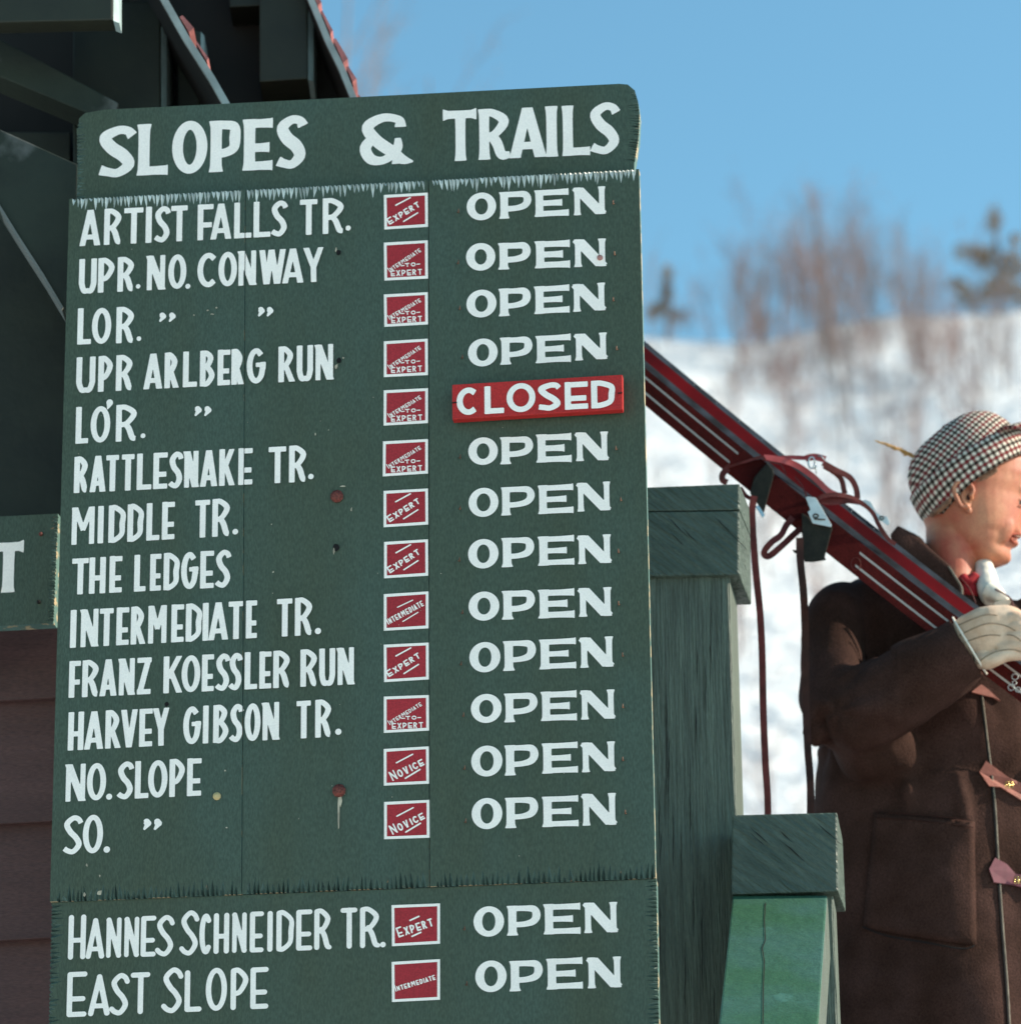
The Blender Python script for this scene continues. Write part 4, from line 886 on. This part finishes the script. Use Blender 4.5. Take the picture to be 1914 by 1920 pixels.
# checked cap: tilted dome, band and peak
capo = MB(); uvs = []
cc = A(1812, 884, DH); TILT = R(27)
ax = Vector((math.cos(TILT), 0, math.sin(TILT))); up = Vector((-math.sin(TILT), 0, math.cos(TILT))); dp = Vector((0, 1, 0))
def dome(u, v): # u angle, v 0 (rim) .. 1 (top)
    ph = v * math.pi / 2; r = math.cos(ph) ** .55
    fa = 117 * PM if math.cos(u) < 0 else 119 * PM
    bul = 1 + .03 * math.sin(v * math.pi)
    return cc + ax * (math.cos(u) * r * fa * bul) + dp * (math.sin(u) * r * .090 * bul) + up * (math.sin(ph) * (104 * PM) - .01 + .008 * math.cos(u))
NU, NV = 72, 22; CK = .0095
def grid(fn, nu, nv, uf, vf, name, mats, par, wrap=True):
    me = bpy.data.meshes.new(name); V = [fn(2 * math.pi * i / nu, j / nv) for j in range(nv + 1) for i in range(nu + 1)]
    Fc = [(j * (nu + 1) + i, j * (nu + 1) + i + 1, (j + 1) * (nu + 1) + i + 1, (j + 1) * (nu + 1) + i) for j in range(nv) for i in range(nu)]
    me.from_pydata([tuple(v) for v in V], [], Fc); me.materials.append(mats); uvl = me.uv_layers.new(name='UVMap')
    for p in me.polygons:
        p.use_smooth = True
        for li in p.loop_indices:
            vi = me.loops[li].vertex_index; i, j = vi % (nu + 1), vi // (nu + 1); uvl.data[li].uv = (uf(i / nu, j / nv, V[vi]), vf(i / nu, j / nv, V[vi]))
    o = bpy.data.objects.new(name, me); COL.objects.link(o); o.parent = par; return o
cap = grid(dome, NU, NV, lambda a, b, p: ((p - cc).dot(ax) * .92 + (p - cc).dot(up) * .30) / CK, lambda a, b, p: ((p - cc).dot(up) * 1.0 - (p - cc).dot(ax) * .35) / CK, 'checked_cap', M['check'], man)
sol = cap.modifiers.new('s', 'SOLIDIFY'); sol.thickness = .002; sol.offset = -1
def band(u, v):
    c, s = math.cos(u), math.sin(u); back = max(0, -c); dropz = -(.018 + .024 * back ** 2 + .006 * abs(s)) * (1 - v)
    flare = 1.0 + .035 * math.sin(v * math.pi) - .05 * (1 - v) * back
    return cc + ax * (c * 119 * PM * flare + .0) + dp * (s * .0925 * flare) + up * (dropz - .006 + .022 * v + .010 * c - .010 * (1 - v))
bnd = grid(band, 72, 6, lambda a, b, p: a * 2 * math.pi * .1 / CK * .9 + .2 * b, lambda a, b, p: b * 5.2, 'cap_band', M['check'], cap)
sol = bnd.modifiers.new('s', 'SOLIDIFY'); sol.thickness = .004; sol.offset = 1
def peak(u, v):
    a = (u / (2 * math.pi) - .5) * 2.0; r = 112 + v * 52
    return cc + ax * (math.cos(a) * r * PM) + dp * (math.sin(a) * (.088 + .03 * v)) + up * (.018 + .012 * math.sin(v * 2.2) - .02 * v)
pk = grid(peak, 30, 6, lambda a, b, p: a * 20, lambda a, b, p: b * 5, 'cap_peak', M['check'], cap)
sol = pk.modifiers.new('s', 'SOLIDIFY'); sol.thickness = .006
q = MB(); s0, s1 = A(1724, 866, DH - .02), A(1645, 830, DH - .03); q.tube([s0, s0.lerp(s1, .5) + Vector((0, 0, .004)), s1], [.0012, .001, .0006], 6)
rr = random.Random(9)
for i in range(190):
    t = rr.random() ** .8; c = s0.lerp(s1, t) + Vector((0, 0, .004 * math.sin(t * 3.1))); e = (s1 - s0).normalized() * rr.uniform(.004, .010) + Vector((rr.uniform(-1, 1), rr.uniform(-1, 1), rr.uniform(-1, 1))) * .0065 * (1.15 - t)
    q.tube([c, c + e], [.0016, .0005], 4)
q.build('straw_sprig', M['straw'], cap, fix=False)

# coat
co = MB()
loft(co, [(1072, 1690, 1800, .05, 6.62), (1088, 1600, 1840, .085, 6.62), (1115, 1552, 1885, .12, 6.62), (1160, 1538, 1930, .135, 6.62), (1250, 1534, 1960, .14, 6.62), (1380, 1530, 1985, .15, 6.63), (1520, 1526, 2005, .16, 6.63), (1700, 1535, 2030, .175, 6.64), (1850, 1545, 2050, .185, 6.64), (1990, 1548, 2065, .19, 6.64)], 40)
co.tube(crv([A(1598, 1128, 6.57), A(1568, 1150, 6.54), A(1557, 1220, 6.50), A(1559, 1300, 6.46), A(1578, 1350, 6.43)], 4), list(np.interp(np.linspace(0, 4, 17), range(5), [.036, .056, .056, .060, .062])), 20)
FP = crv([A(1560, 1352, 6.44), A(1625, 1338, 6.42), A(1700, 1288, 6.395), A(1765, 1240, 6.375), A(1812, 1211, 6.362)], 4)
co.tube(FP, list(np.interp(np.linspace(0, 4, 17), range(5), [.052, .066, .070, .064, .060])), 20)
for P3, rr3 in (([(1536, 1296, 6.402), (1580, 1276, 6.405), (1640, 1246, 6.425), (1672, 1228, 6.45)], [.006, .013, .012, .005]), ([(1560, 1312, 6.392), (1610, 1292, 6.395), (1665, 1262, 6.40)], [.005, .011, .006]),
                ([(1548, 1112, 6.50), (1552, 1135, 6.487), (1562, 1165, 6.482)], [.006, .011, .005]), ([(1700, 1430, 6.485), (1697, 1480, 6.478), (1700, 1535, 6.482)], [.008, .016, .008]), ([(1790, 1440, 6.475), (1800, 1500, 6.468), (1812, 1580, 6.472)], [.006, .013, .006])):
    co.tube([A(*p) for p in P3], rr3, 10)
co.tube([A(1532, 1340, 6.45), A(1528, 1366, 6.44), A(1545, 1384, 6.44)], [.022, .027, .024], 12)
co.tube([A(1580, 1345, 6.45), A(1640, 1400, 6.5), A(1700, 1440, 6.52)], [.06, .07, .05], 16)
co.tube(crv([A(1930, 1120, 6.62), A(1985, 1200, 6.6), A(2000, 1330, 6.57), A(1990, 1450, 6.54)], 4), .055, 16)
EL = A(1565, 1350, 6.44); WA = A(1700, 1450, 6.5); HM = A(1700, 1900, 6.5)
def folds(p, n):
    d = p - EL; r = d.length
    w1 = noise.noise(Vector((p.x * 14, p.y * 14, p.z * 7))); w2 = noise.noise(p * 30)
    v = .0045 * w1 + .0015 * w2
    if r < .30:                             # creases fanning out of the bent elbow
        a = math.atan2(d.z, d.x); v += .0050 * math.sin(a * 5 + r * 16 + 1.2 * w1) * math.exp(-((r - .12) / .07) ** 2)
    if p.z < WA.z:                          # long drapes down the skirt of the coat
        k = min(1, (WA.z - p.z) / .2); v += k * .0085 * math.sin(p.x * 34 + 2.2 * noise.noise(p * 4) + 3 * (p.z - HM.z))
    elif p.x > EL.x + .10: v += .0075 * math.sin((p.x * .8 + p.z * .9) * 30 + 1.5 * noise.noise(p * 5)) * .6
    return v
coat = co.build('wool_coat', M['coat'], man, fix=False); remesh(coat, .0065, 6, .6, folds)
# probe so that pieces lie on the coat
from mathutils.bvhtree import BVHTree
bmc = bmesh.new(); bmc.from_mesh(coat.data); TREE = BVHTree.FromBMesh(bmc); bmc.free()
def oncoat(px, py, off=.002, dflt=6.46):
    r = ray(px, py).normalized(); h = TREE.ray_cast(CAM, r)
    return (h[0] - r * off) if h[0] is not None else at(px, py, dflt)
def strip(pts, wpx, off, name, m, par, thick=.002, seg=4):
    P = crv([Vector((x, y, 0)) for x, y in pts], seg); q = MB(); a = []; b = []
    for i, p in enumerate(P):
        d = (P[min(i + 1, len(P) - 1)] - P[max(0, i - 1)]).normalized(); nn = Vector((-d.y, d.x, 0)) * wpx / 2
        a.append(oncoat(p.x + nn.x, p.y + nn.y, off)); b.append(oncoat(p.x - nn.x, p.y - nn.y, off))
    n = len(P); bk = [v + Vector((0, thick, 0)) for v in a], [v + Vector((0, thick, 0)) for v in b]
    q.add(a + b + bk[0] + bk[1], [(i, i + 1, n + i + 1, n + i) for i in range(n - 1)] + [(2 * n + i, 2 * n + i + 1, i + 1, i) for i in range(n - 1)] + [(n + i, n + i + 1, 3 * n + i + 1, 3 * n + i) for i in range(n - 1)])
    return q.build(name, m, par, smooth=True)
def patchgrid(corners, nu, nv, off, name, m, par, puff=.0):
    (a, b, c, d4) = corners; q = MB(); V = []
    for j in range(nv + 1):
        for i in range(nu + 1):
            u, v = i / nu, j / nv; x = (a[0] * (1 - u) + b[0] * u) * (1 - v) + (d4[0] * (1 - u) + c[0] * u) * v; y = (a[1] * (1 - u) + b[1] * u) * (1 - v) + (d4[1] * (1 - u) + c[1] * u) * v
            e = min(u, 1 - u, v * 1.0 + (.3 if j else 0), 1 - v) * 2; pf = puff * min(1, e * 2.2) * (1 + .8 * noise.noise(Vector((u * 3, v * 3, 1))))
            V.append(oncoat(x, y, off + pf))
    q.add(V, [(j * (nu + 1) + i, j * (nu + 1) + i + 1, (j + 1) * (nu + 1) + i + 1, (j + 1) * (nu + 1) + i) for j in range(nv) for i in range(nu)])
    o = q.build(name, m, par, smooth=True, fix=False); s = o.modifiers.new('s', 'SOLIDIFY'); s.thickness = .004; s.offset = -1; return o
pocket = patchgrid([(1638, 1522), (1822, 1538), (1826, 1772), (1616, 1738)], 16, 18, .003, 'pocket', M['coat'], coat, .0055)
for pts in ([(1638, 1520), (1700, 1524), (1760, 1529), (1822, 1537)], [(1639, 1531), (1700, 1535), (1760, 1541), (1821, 1549)]):
    strip(pts, 1.6, .013, 'seam', M['leather_dark'], pocket)
strip([(1614, 1735), (1660, 1752), (1730, 1764), (1800, 1776), (1824, 1770)], 2.2, .011, 'seam', M['dark_seam'], pocket)
strip([(1838, 1302), (1850, 1400), (1862, 1500), (1868, 1600), (1876, 1720), (1886, 1850), (1892, 1960)], 2.6, .004, 'front_seam', M['seam'], coat)
strip([(1835, 1302), (1847, 1400), (1858.5, 1500), (1864.5, 1600), (1872.5, 1720), (1882.5, 1850), (1888.5, 1960)], 3, .0035, 'front_edge', M['dark_seam'], coat)
def tab(pts, m, clasp, par):
    c = MB(); f = [oncoat(x, y, .007) for x, y in pts]; c.prism(f, [p + Vector((0, .005, 0)) for p in f]); c.build('toggle_tab', m, par)
    if clasp:
        k = MB(); x, y = clasp
        for ox in (-3.5, 3.5):
            P = [oncoat(x + ox + dx, y + dy, .013) for dx, dy in ((-3, -6), (3, -6), (3, 6), (-3, 6), (-3, -6))]; k.tube(P, .0009, 6)
        k.tube([oncoat(x - 8, y, .012), oncoat(x + 8, y + 1, .012)], .0016, 6); k.build('clasp', M['brass'], par, smooth=True)
tab([(1845, 1425), (1833, 1446), (1851, 1472), (1872, 1474), (1914, 1500), (1940, 1500), (1940, 1478), (1890, 1458), (1868, 1442)], M['pink'], (1888, 1470), coat)
tab([(1862, 1606), (1851, 1627), (1860, 1652), (1892, 1656), (1940, 1668), (1940, 1644), (1900, 1636), (1884, 1618)], M['plum'], (1905, 1648), coat)
tab([(1836, 1282), (1818, 1296), (1840, 1302), (1858, 1306), (1872, 1313), (1850, 1292)], M['pink'], None, coat)
# stand-up collar
cl2 = MB(); cp = [(1680, 985), (1666, 1004), (1690, 1050), (1745, 1105), (1796, 1150), (1806, 1122), (1797, 1092), (1782, 1066), (1748, 1034), (1722, 1008)]
cl2.prism([A(x, y, 6.47) for x, y in cp], [A(x, y, 6.52) for x, y in cp]); 
cl2.tube(crv([A(1706, 1030, 6.53), A(1722, 1050, 6.60), A(1760, 1080, 6.66), A(1815, 1090, 6.62)], 4), .028, 10)
cx_o = cl2.build('collar', M['coat'], coat, fix=False); remesh(cx_o, .0045, 4, .5, lambda p, n: .003 * noise.noise(p * 22))
q = MB(); q.tube(crv([A(1775, 1062, 6.467), A(1790, 1085, 6.463), A(1800, 1105, 6.46), A(1797, 1130, 6.46)], 4), .0022, 6); q.build('collar_edge', M['seam'], coat, smooth=True)
# red jersey and white lining
q = MB(); q.tube(crv([A(1800, 1082, 6.50), A(1812, 1092, 6.495), A(1826, 1080, 6.50)], 4), .010, 10); q.tube([A(1810, 1085, 6.51), A(1812, 1120, 6.50)], [.016, .018], 12); q.build('jersey_collar', M['redwool'], man, smooth=True)
ln = MB(); ln.tube(crv([A(1838, 1050, 6.56), A(1845, 1080, 6.52), A(1849, 1105, 6.49), A(1856, 1126, 6.475)], 4), list(np.interp(np.linspace(0, 3, 13), range(4), [.016, .0195, .0205, .016])), 14); ln.tube(crv([A(1850, 1105, 6.47), A(1870, 1118, 6.46), A(1888, 1126, 6.455)], 4), list(np.interp(np.linspace(0, 2, 9), range(3), [.02, .014, .004])), 12)
lo = ln.build('pale_scarf', M['lining'], man, fix=False); remesh(lo, .003, 4, .5, lambda p, n: .0015 * noise.noise(p * 60))
q = MB(); q.tube(crv([A(1796, 1082, 6.455), A(1812, 1100, 6.452), A(1822, 1120, 6.45), A(1828, 1140, 6.445)], 4), .0012, 6); q.tube(crv([A(1862, 1104, 6.445), A(1880, 1114, 6.44), A(1893, 1126, 6.44), A(1898, 1160, 6.44), A(1902, 1190, 6.44)], 4), .0016, 6); q.build('cord', M['leather'], man, smooth=True)
q = MB(); q.prism([A(x, y, 6.44) for x, y in ((1858, 1130), (1880, 1124), (1894, 1124), (1890, 1132), (1875, 1150), (1862, 1140))], [A(x, y, 6.46) for x, y in ((1858, 1130), (1880, 1124), (1894, 1124), (1890, 1132), (1875, 1150), (1862, 1140))]); q.build('scarf_tip', M['glove'], man, bevel=.002)
# cuff lining: thin white rim
rim = []
cdir = (FP[-1] - FP[-2]).normalized(); ce = FP[-1]; b_ = (Vector((0, 0, 1)) - cdir * cdir.z).normalized(); c_ = cdir.cross(b_)
for i in range(25):
    t = 2 * math.pi * i / 24; rim.append(ce + cdir * .0025 + b_ * (math.cos(t) * .0575) + c_ * (math.sin(t) * .0575))
q = MB(); q.tube(rim, .0019, 8, up=cdir); q.build('cuff_lining', M['lining'], coat, smooth=True)
# glove: palm, knuckles, four fingers closing over the skis, thumb below
gv = MB()
DG = 6.335
gv.tube(crv([A(1812, 1208, 6.365), A(1826, 1196, DG + .016), A(1850, 1184, DG), A(1880, 1178, DG), A(1905, 1182, DG + .004)], 4), list(np.interp(np.linspace(0, 4, 17), range(5), [.045, .047, .046, .043, .036])), 18, flat=.62, up=(0, 1, 0))
for i, (fy, fr_) in enumerate(((1158, .0105), (1176, .0115), (1194, .0115), (1211, .0105))):
    x0 = 1888 + (0, 6, 6, 2)[i]; L = (1.0, 1.12, 1.06, .85)[i]
    gv.tube(crv([A(x0 - 22, fy + 4, DG - .010), A(x0 + 10, fy, DG - .020), A(x0 + 34 * L, fy + 8, DG - .016), A(x0 + 50 * L, fy + 26, DG + .004), A(x0 + 46 * L, fy + 42, DG + .022)], 4), list(np.interp(np.linspace(0, 4, 17), range(5), [fr_, fr_ * 1.12, fr_ * 1.05, fr_ * .98, fr_ * .8])), 12)
gv.tube(crv([A(1836, 1236, 6.345), A(1852, 1238, DG - .006), A(1880, 1228, DG - .014), A(1912, 1226, DG - .012), A(1940, 1234, DG)], 4), list(np.interp(np.linspace(0, 4, 17), range(5), [.018, .0145, .0125, .012, .010])), 12)
glv = gv.build('glove', M['glove'], man, fix=False); remesh(glv, .0026, 4, .5, lambda p, n: .0012 * noise.noise(p * 45))
bmc = bmesh.new(); bmc.from_mesh(glv.data); GT = BVHTree.FromBMesh(bmc); bmc.free()
def onglove(px, py, off=.0004):
    r = ray(px, py).normalized(); h = GT.ray_cast(CAM, r); return (h[0] - r * off) if h[0] is not None else None
for pts in ([(1792, 1172), (1820, 1160), (1845, 1152), (1866, 1153)], [(1796, 1190), (1825, 1176), (1852, 1168), (1880, 1172), (1900, 1182)], [(1806, 1203), (1832, 1194), (1852, 1190), (1872, 1191)], [(1828, 1244), (1845, 1230), (1868, 1220), (1895, 1217), (1912, 1222)], [(1884, 1189), (1898, 1192), (1912, 1202)]):
    P = [onglove(p.x, p.y) for p in crv([Vector((x, y, 0)) for x, y in pts], 5)]; P = [p for p in P if p]
    if len(P) > 2: q = MB(); q.tube(P, .0011, 6); q.build('glove_stitching', mat('glove stitch', (.30, .21, .14), .7), glv, smooth=True)
# legs and boots below the frame
lg = MB()
for lx, ly in ((1650, 6.62), (1880, 6.68)):
    top = A(lx, 1930, ly); lg.tube([top, Vector((top.x, ly, 2.55)), Vector((top.x, ly, 2.22))], [.09, .07, .055], 14)
lg.build('trousers', M['trousers'], man, smooth=True)
for lx, ly in ((1650, 6.62), (1880, 6.68)):
    top = A(lx, 1930, ly); q = MB(); q.tube([(top.x - .03, ly, 2.15), (top.x + .10, ly - .02, 2.145), (top.x + .20, ly - .03, 2.135)], [.05, .05, .035], 12); q.tube([(top.x, ly, 2.14), (top.x, ly, 2.30)], [.055, .055], 12); q.build('boot', M['leather_dark'], man, smooth=True)
base_at(man, Vector((A(1760, 1900, 6.65).x, 6.65, 2.10)))

# ================================================================ SKIS
def ski_y(x, off): return 712 + off + (x - 1213) * (.832 - .00006 * (x - 1213))   # upper pinstripe line
DS = 6.385
def skibar(o_up, o_lo, D_up, D_lo, thick, x0, x1, n=16):
    U = []; Lw = []
    for i in range(n + 1):
        x = x0 + (x1 - x0) * i / n; U.append(at(x, ski_y(x, o_up), D_up)); Lw.append(at(x, ski_y(x, o_lo), D_lo))
    return U, Lw
def make_ski(name, label, o_edge, o_face, o_low, D, mf, lines, th=.013):
    s = thing(name, label, 'ski', 'pair of skis over the shoulder'); q = MB(); n = 20; x0, x1 = 1085, 2120
    a, b, c, e = [], [], [], []
    for i in range(n + 1):
        x = x0 + (x1 - x0) * i / n
        a.append(at(x, ski_y(x, o_face), D)); b.append(at(x, ski_y(x, o_low), D - .006)); c.append(at(x, ski_y(x, o_edge), D + .016)); e.append(at(x, ski_y(x, o_low), D + .012))
    N_ = n + 1
    q.add(a + b + c + e, [(i, i + 1, N_ + i + 1, N_ + i) for i in range(n)], 0)
    q.add(a + b + c + e, [(2 * N_ + i, 2 * N_ + i + 1, i + 1, i) for i in range(n)] + [(N_ + i, N_ + i + 1, 3 * N_ + i + 1, 3 * N_ + i) for i in range(n)] + [(3 * N_ + i, 3 * N_ + i + 1, 2 * N_ + i + 1, 2 * N_ + i) for i in range(n)] + [(0, N_, 3 * N_, 2 * N_), (n, N_ + n, 3 * N_ + n, 2 * N_ + n)], 1)
    q.build('ski_body', [mf, M['ski_edge']], s)
    for xa, xb, off in lines:
        k = MB(); m_ = 12; P1 = []; P2 = []
        for i in range(m_ + 1):
            x = xa + (xb - xa) * i / m_; f = (off - o_face) / (o_low - o_face); Dx = D - .006 * f - .0009
            P1.append(at(x, ski_y(x, off - 2.2), Dx)); P2.append(at(x, ski_y(x, off + 2.4), Dx))
        k.add(P1 + P2, [(i, i + 1, m_ + 2 + i, m_ + 1 + i) for i in range(m_)]); k.build('pinstripe', M['ski_line'], s, fix=False)
    return s
ski1 = make_ski('ski', 'nearer dark maroon ski with two pale pinstripes and iron binding plates', -31, -17, 53, DS, M['ski_face'], [(1090, 1382, 0), (1090, 1366, 29), (1609, 2110, 4), (1601, 2110, 34)])
ski2 = make_ski('ski', 'farther bright red ski lying above and behind the maroon one', -67, -56, -20, DS + .022, M['ski_red'], [])
# bindings on the nearer ski
def plate(pts, D, D2, name, m, par, bev=.0015):
    q = MB(); f = [at(x, y, D) for x, y in pts]; q.prism(f, [at(x, y, D2) for x, y in pts]); return q.build(name, m, par, bevel=bev)
plate([(1436, 868), (1447, 880), (1449, 890), (1430, 962), (1404, 925), (1412, 895)], DS - .035, DS - .006, 'toe_iron', M['iron'], ski1)
plate([(1414, 950), (1420, 947), (1432, 965), (1428, 972)], DS - .036, DS - .01, 'iron_tip', M['chrome'], ski1, .0005)
plate([(1501, 962), (1512, 968), (1524, 984), (1556, 984), (1558, 990), (1543, 1048), (1520, 1052), (1505, 1050), (1502, 1042)], DS - .05, DS - .006, 'heel_iron', M['iron'], ski1)
plate([(1505, 1048), (1545, 1045), (1546, 1050), (1520, 1054), (1506, 1053)], DS - .052, DS - .004, 'iron_foot', M['iron'], ski1, .0005)
plate([(1483, 1030), (1495, 1032), (1497, 1040), (1486, 1036)], DS - .05, DS - .03, 'lug', M['iron'], ski1, .0005)
plate([(1508, 933), (1512, 931), (1526, 933), (1530, 938), (1557, 985), (1555, 988), (1521, 981), (1512, 960), (1517, 956)], DS - .056, DS - .050, 'steel_plate', M['steel'], ski1, .0008)
q = MB(); q.tube([at(1527 + 5 * math.cos(t), 967 + 3.4 * math.sin(t), DS - .058) for t in np.linspace(0, 6.28, 12)], .0012, 6); q.tube([at(1524, 973, DS - .058), at(1545, 974, DS - .058)], .0012, 6); q.build('rivet', M['iron'], ski1, smooth=True)
plate([(1613, 939), (1620, 937), (1630, 941), (1640, 960), (1648, 966), (1660, 968), (1666, 980), (1662, 986), (1650, 978), (1643, 976)], DS + .03, DS + .036, 'steel_plate', M['steel'], ski2, .0008)
q = MB(); q.tube([at(1650 + 4 * math.cos(t), 971 + 3 * math.sin(t), DS + .028) for t in np.linspace(0, 6.28, 12)], .001, 6); q.build('rivet', M['iron'], ski2, smooth=True)
def strap(pts, wpx, m, par, name='strap', th=.0022, dflt=DS - .03, n=5):
    """leather strip; pts (x, y, D, [w scale])"""
    P = crv([Vector((p[0], p[1], p[2])) for p in pts], n); q = MB(); a = []; b = []; a2 = []; b2_ = []
    for i, p in enumerate(P):
        d = (P[min(i + 1, len(P) - 1)] - P[max(0, i - 1)]); d = Vector((d.x, d.y, 0)).normalized(); nn = Vector((-d.y, d.x)) * wpx / 2
        a.append(at(p.x + nn.x, p.y + nn.y, p.z)); b.append(at(p.x - nn.x, p.y - nn.y, p.z)); a2.append(at(p.x + nn.x, p.y + nn.y, p.z + th)); b2_.append(at(p.x - nn.x, p.y - nn.y, p.z + th))
    N_ = len(P); q.add(a + b + a2 + b2_, [(i, i + 1, N_ + i + 1, N_ + i) for i in range(N_ - 1)] + [(2 * N_ + i, 2 * N_ + i + 1, i + 1, i) for i in range(N_ - 1)] + [(N_ + i, N_ + i + 1, 3 * N_ + i + 1, 3 * N_ + i) for i in range(N_ - 1)] + [(3 * N_ + i, 3 * N_ + i + 1, 2 * N_ + i + 1, 2 * N_ + i) for i in range(N_ - 1)] + [(0, N_, 3 * N_, 2 * N_), (N_ - 1, 2 * N_ - 1, 4 * N_ - 1, 3 * N_ - 1)])
    return q.build(name, m, par)
d = DS
strap([(1363, 876, d - .012), (1395, 866, d - .02), (1425, 857, d - .02), (1432, 862, d - .02)], 5, M['leather'], ski1)
plate([(1363, 876), (1425, 860), (1440, 872), (1412, 930), (1372, 888)], d - .011, d - .0065, 'leather_flap', M['ski_face'], ski1, .001)
strap([(1368, 874, d - .009), (1354, 888, d - .01), (1353, 900, d - .01), (1362, 905, d - .007)], 12, M['leather'], ski1)
strap([(1430, 858, d - .015), (1460, 862, d - .008), (1490, 872, d + .0), (1520, 892, d + .006), (1550, 920, d + .012), (1566, 928, d + .015)], 11, M['leather_red'], ski1)
strap([(1428, 862, d - .016), (1450, 868, d - .014), (1462, 872, d - .014), (1472, 890, d - .018)], 3, M['leather'], ski1)
strap([(1455, 860, d - .004), (1480, 858, d - .006), (1510, 859, d - .012), (1532, 858, d - .016)], 8, M['leather_red'], ski1)
strap([(1508, 860, d - .018), (1525, 857, d - .022), (1545, 862, d - .022)], 13, M['leather_red'], ski1, 'strap_buckle_tab')
q = MB(); q.tube([at(1519 + 6 * math.cos(t), 868 + 11 * math.sin(t), d - .026) for t in np.linspace(0, 6.28, 14)], .0018, 6); q.tube([at(1524, 880, d - .026), at(1527, 872, d - .026), at(1528, 888, d - .026)], .0014, 6); q.tube([at(1530, 856, d - .025), at(1537, 855, d - .027), at(1544, 864, d - .025)], .0013, 6); q.build('buckle', M['chrome'], ski1, smooth=True)
strap([(1540, 868, d - .02), (1565, 882, d - .012), (1590, 895, d - .004), (1602, 915, d), (1605, 935, d + .004)], 11, M['leather'], ski1)
strap([(1542, 874, d - .012), (1562, 886, d - .006), (1575, 900, d), (1580, 920, d + .004), (1582, 926, d + .006)], 10, M['leather'], ski1)
strap([(1488, 894, d - .018), (1500, 908, d - .026), (1510, 930, d - .04)], 3, M['leather'], ski1)
strap([(1528, 938, d - .03), (1545, 929, d - .028), (1575, 928, d - .022), (1605, 938, d - .012), (1632, 960, d - .004), (1645, 985, d), (1662, 1010, d + .004), (1676, 1020, d + .006)], 8, M['leather'], ski1)
strap([(1535, 943, d - .02), (1560, 945, d - .018), (1600, 942, d - .01), (1625, 955, d - .004), (1640, 972, d)], 4, M['leather'], ski1)
plate([(1532, 941), (1550, 931), (1590, 932), (1618, 948), (1590, 944), (1560, 946)], d - .016, d - .012, 'leather_flap', M['leather'], ski1, .0006)
strap([(1386, 914, d - .008), (1395, 928, d - .01), (1404, 934, d - .012), (1412, 934, d - .02)], 8, M['leather'], ski1)
strap([(1412, 930, 6.30), (1408, 960, 6.29), (1411, 1020, 6.29), (1417, 1090, 6.29), (1423, 1150, 6.29), (1427, 1230, 6.29), (1429, 1330, 6.29), (1433, 1430, 6.29), (1437, 1490, 6.29), (1438, 1560, 6.29)], 13, M['leather'], ski1, 'hanging_strap')
strap([(1497, 1008, 6.32), (1498, 1050, 6.31), (1504, 1110, 6.31), (1507, 1180, 6.35), (1508, 1300, 6.37), (1512, 1400, 6.36), (1517, 1470, 6.35), (1517, 1560, 6.34)], 14, M['leather_dark'], ski1, 'hanging_strap')
strap([(1484, 970, d - .009), (1472, 985, d - .01), (1462, 1003, d - .02), (1445, 1016, d - .03), (1433, 1030, d - .03), (1431, 1040, d - .026), (1441, 1042, d - .02), (1465, 1022, d - .02), (1485, 1003, d - .01), (1500, 990, d - .009)], 12, M['leather'], ski1, 'strap_loop')
q = MB()                                     # scratched maker's mark: a plain scribble ring
q.tube([at(1602 + 9 * math.cos(t), 1057 + 12 * math.sin(t), d - .007) for t in np.linspace(0, 6.28, 16)], .0007, 5); q.build('worn_emblem', M['leather'], ski1, smooth=True)
q = MB(); 
for (cx0, cy0, r0) in ((1899, 1268, 6), (1892, 1288, 6), (1905, 1292, 5), (1898, 1279, 4)):
    q.tube([at(cx0 + r0 * math.cos(t), cy0 + r0 * .9 * math.sin(t), d - .0085) for t in np.linspace(0, 6.28, 14)], .0007, 5)
q.build('silver_scrollwork', M['steel'], ski1, smooth=True)
for k in range(9):
    x = 1300 + k * 42; q = MB(); q.ball(at(x, ski_y(x, -62), d + .030), .0012, 6, 4); q.build('screw', M['chrome'], ski2)
for s in (ski1, ski2): base_at(s, at(1900, 1300, DS))
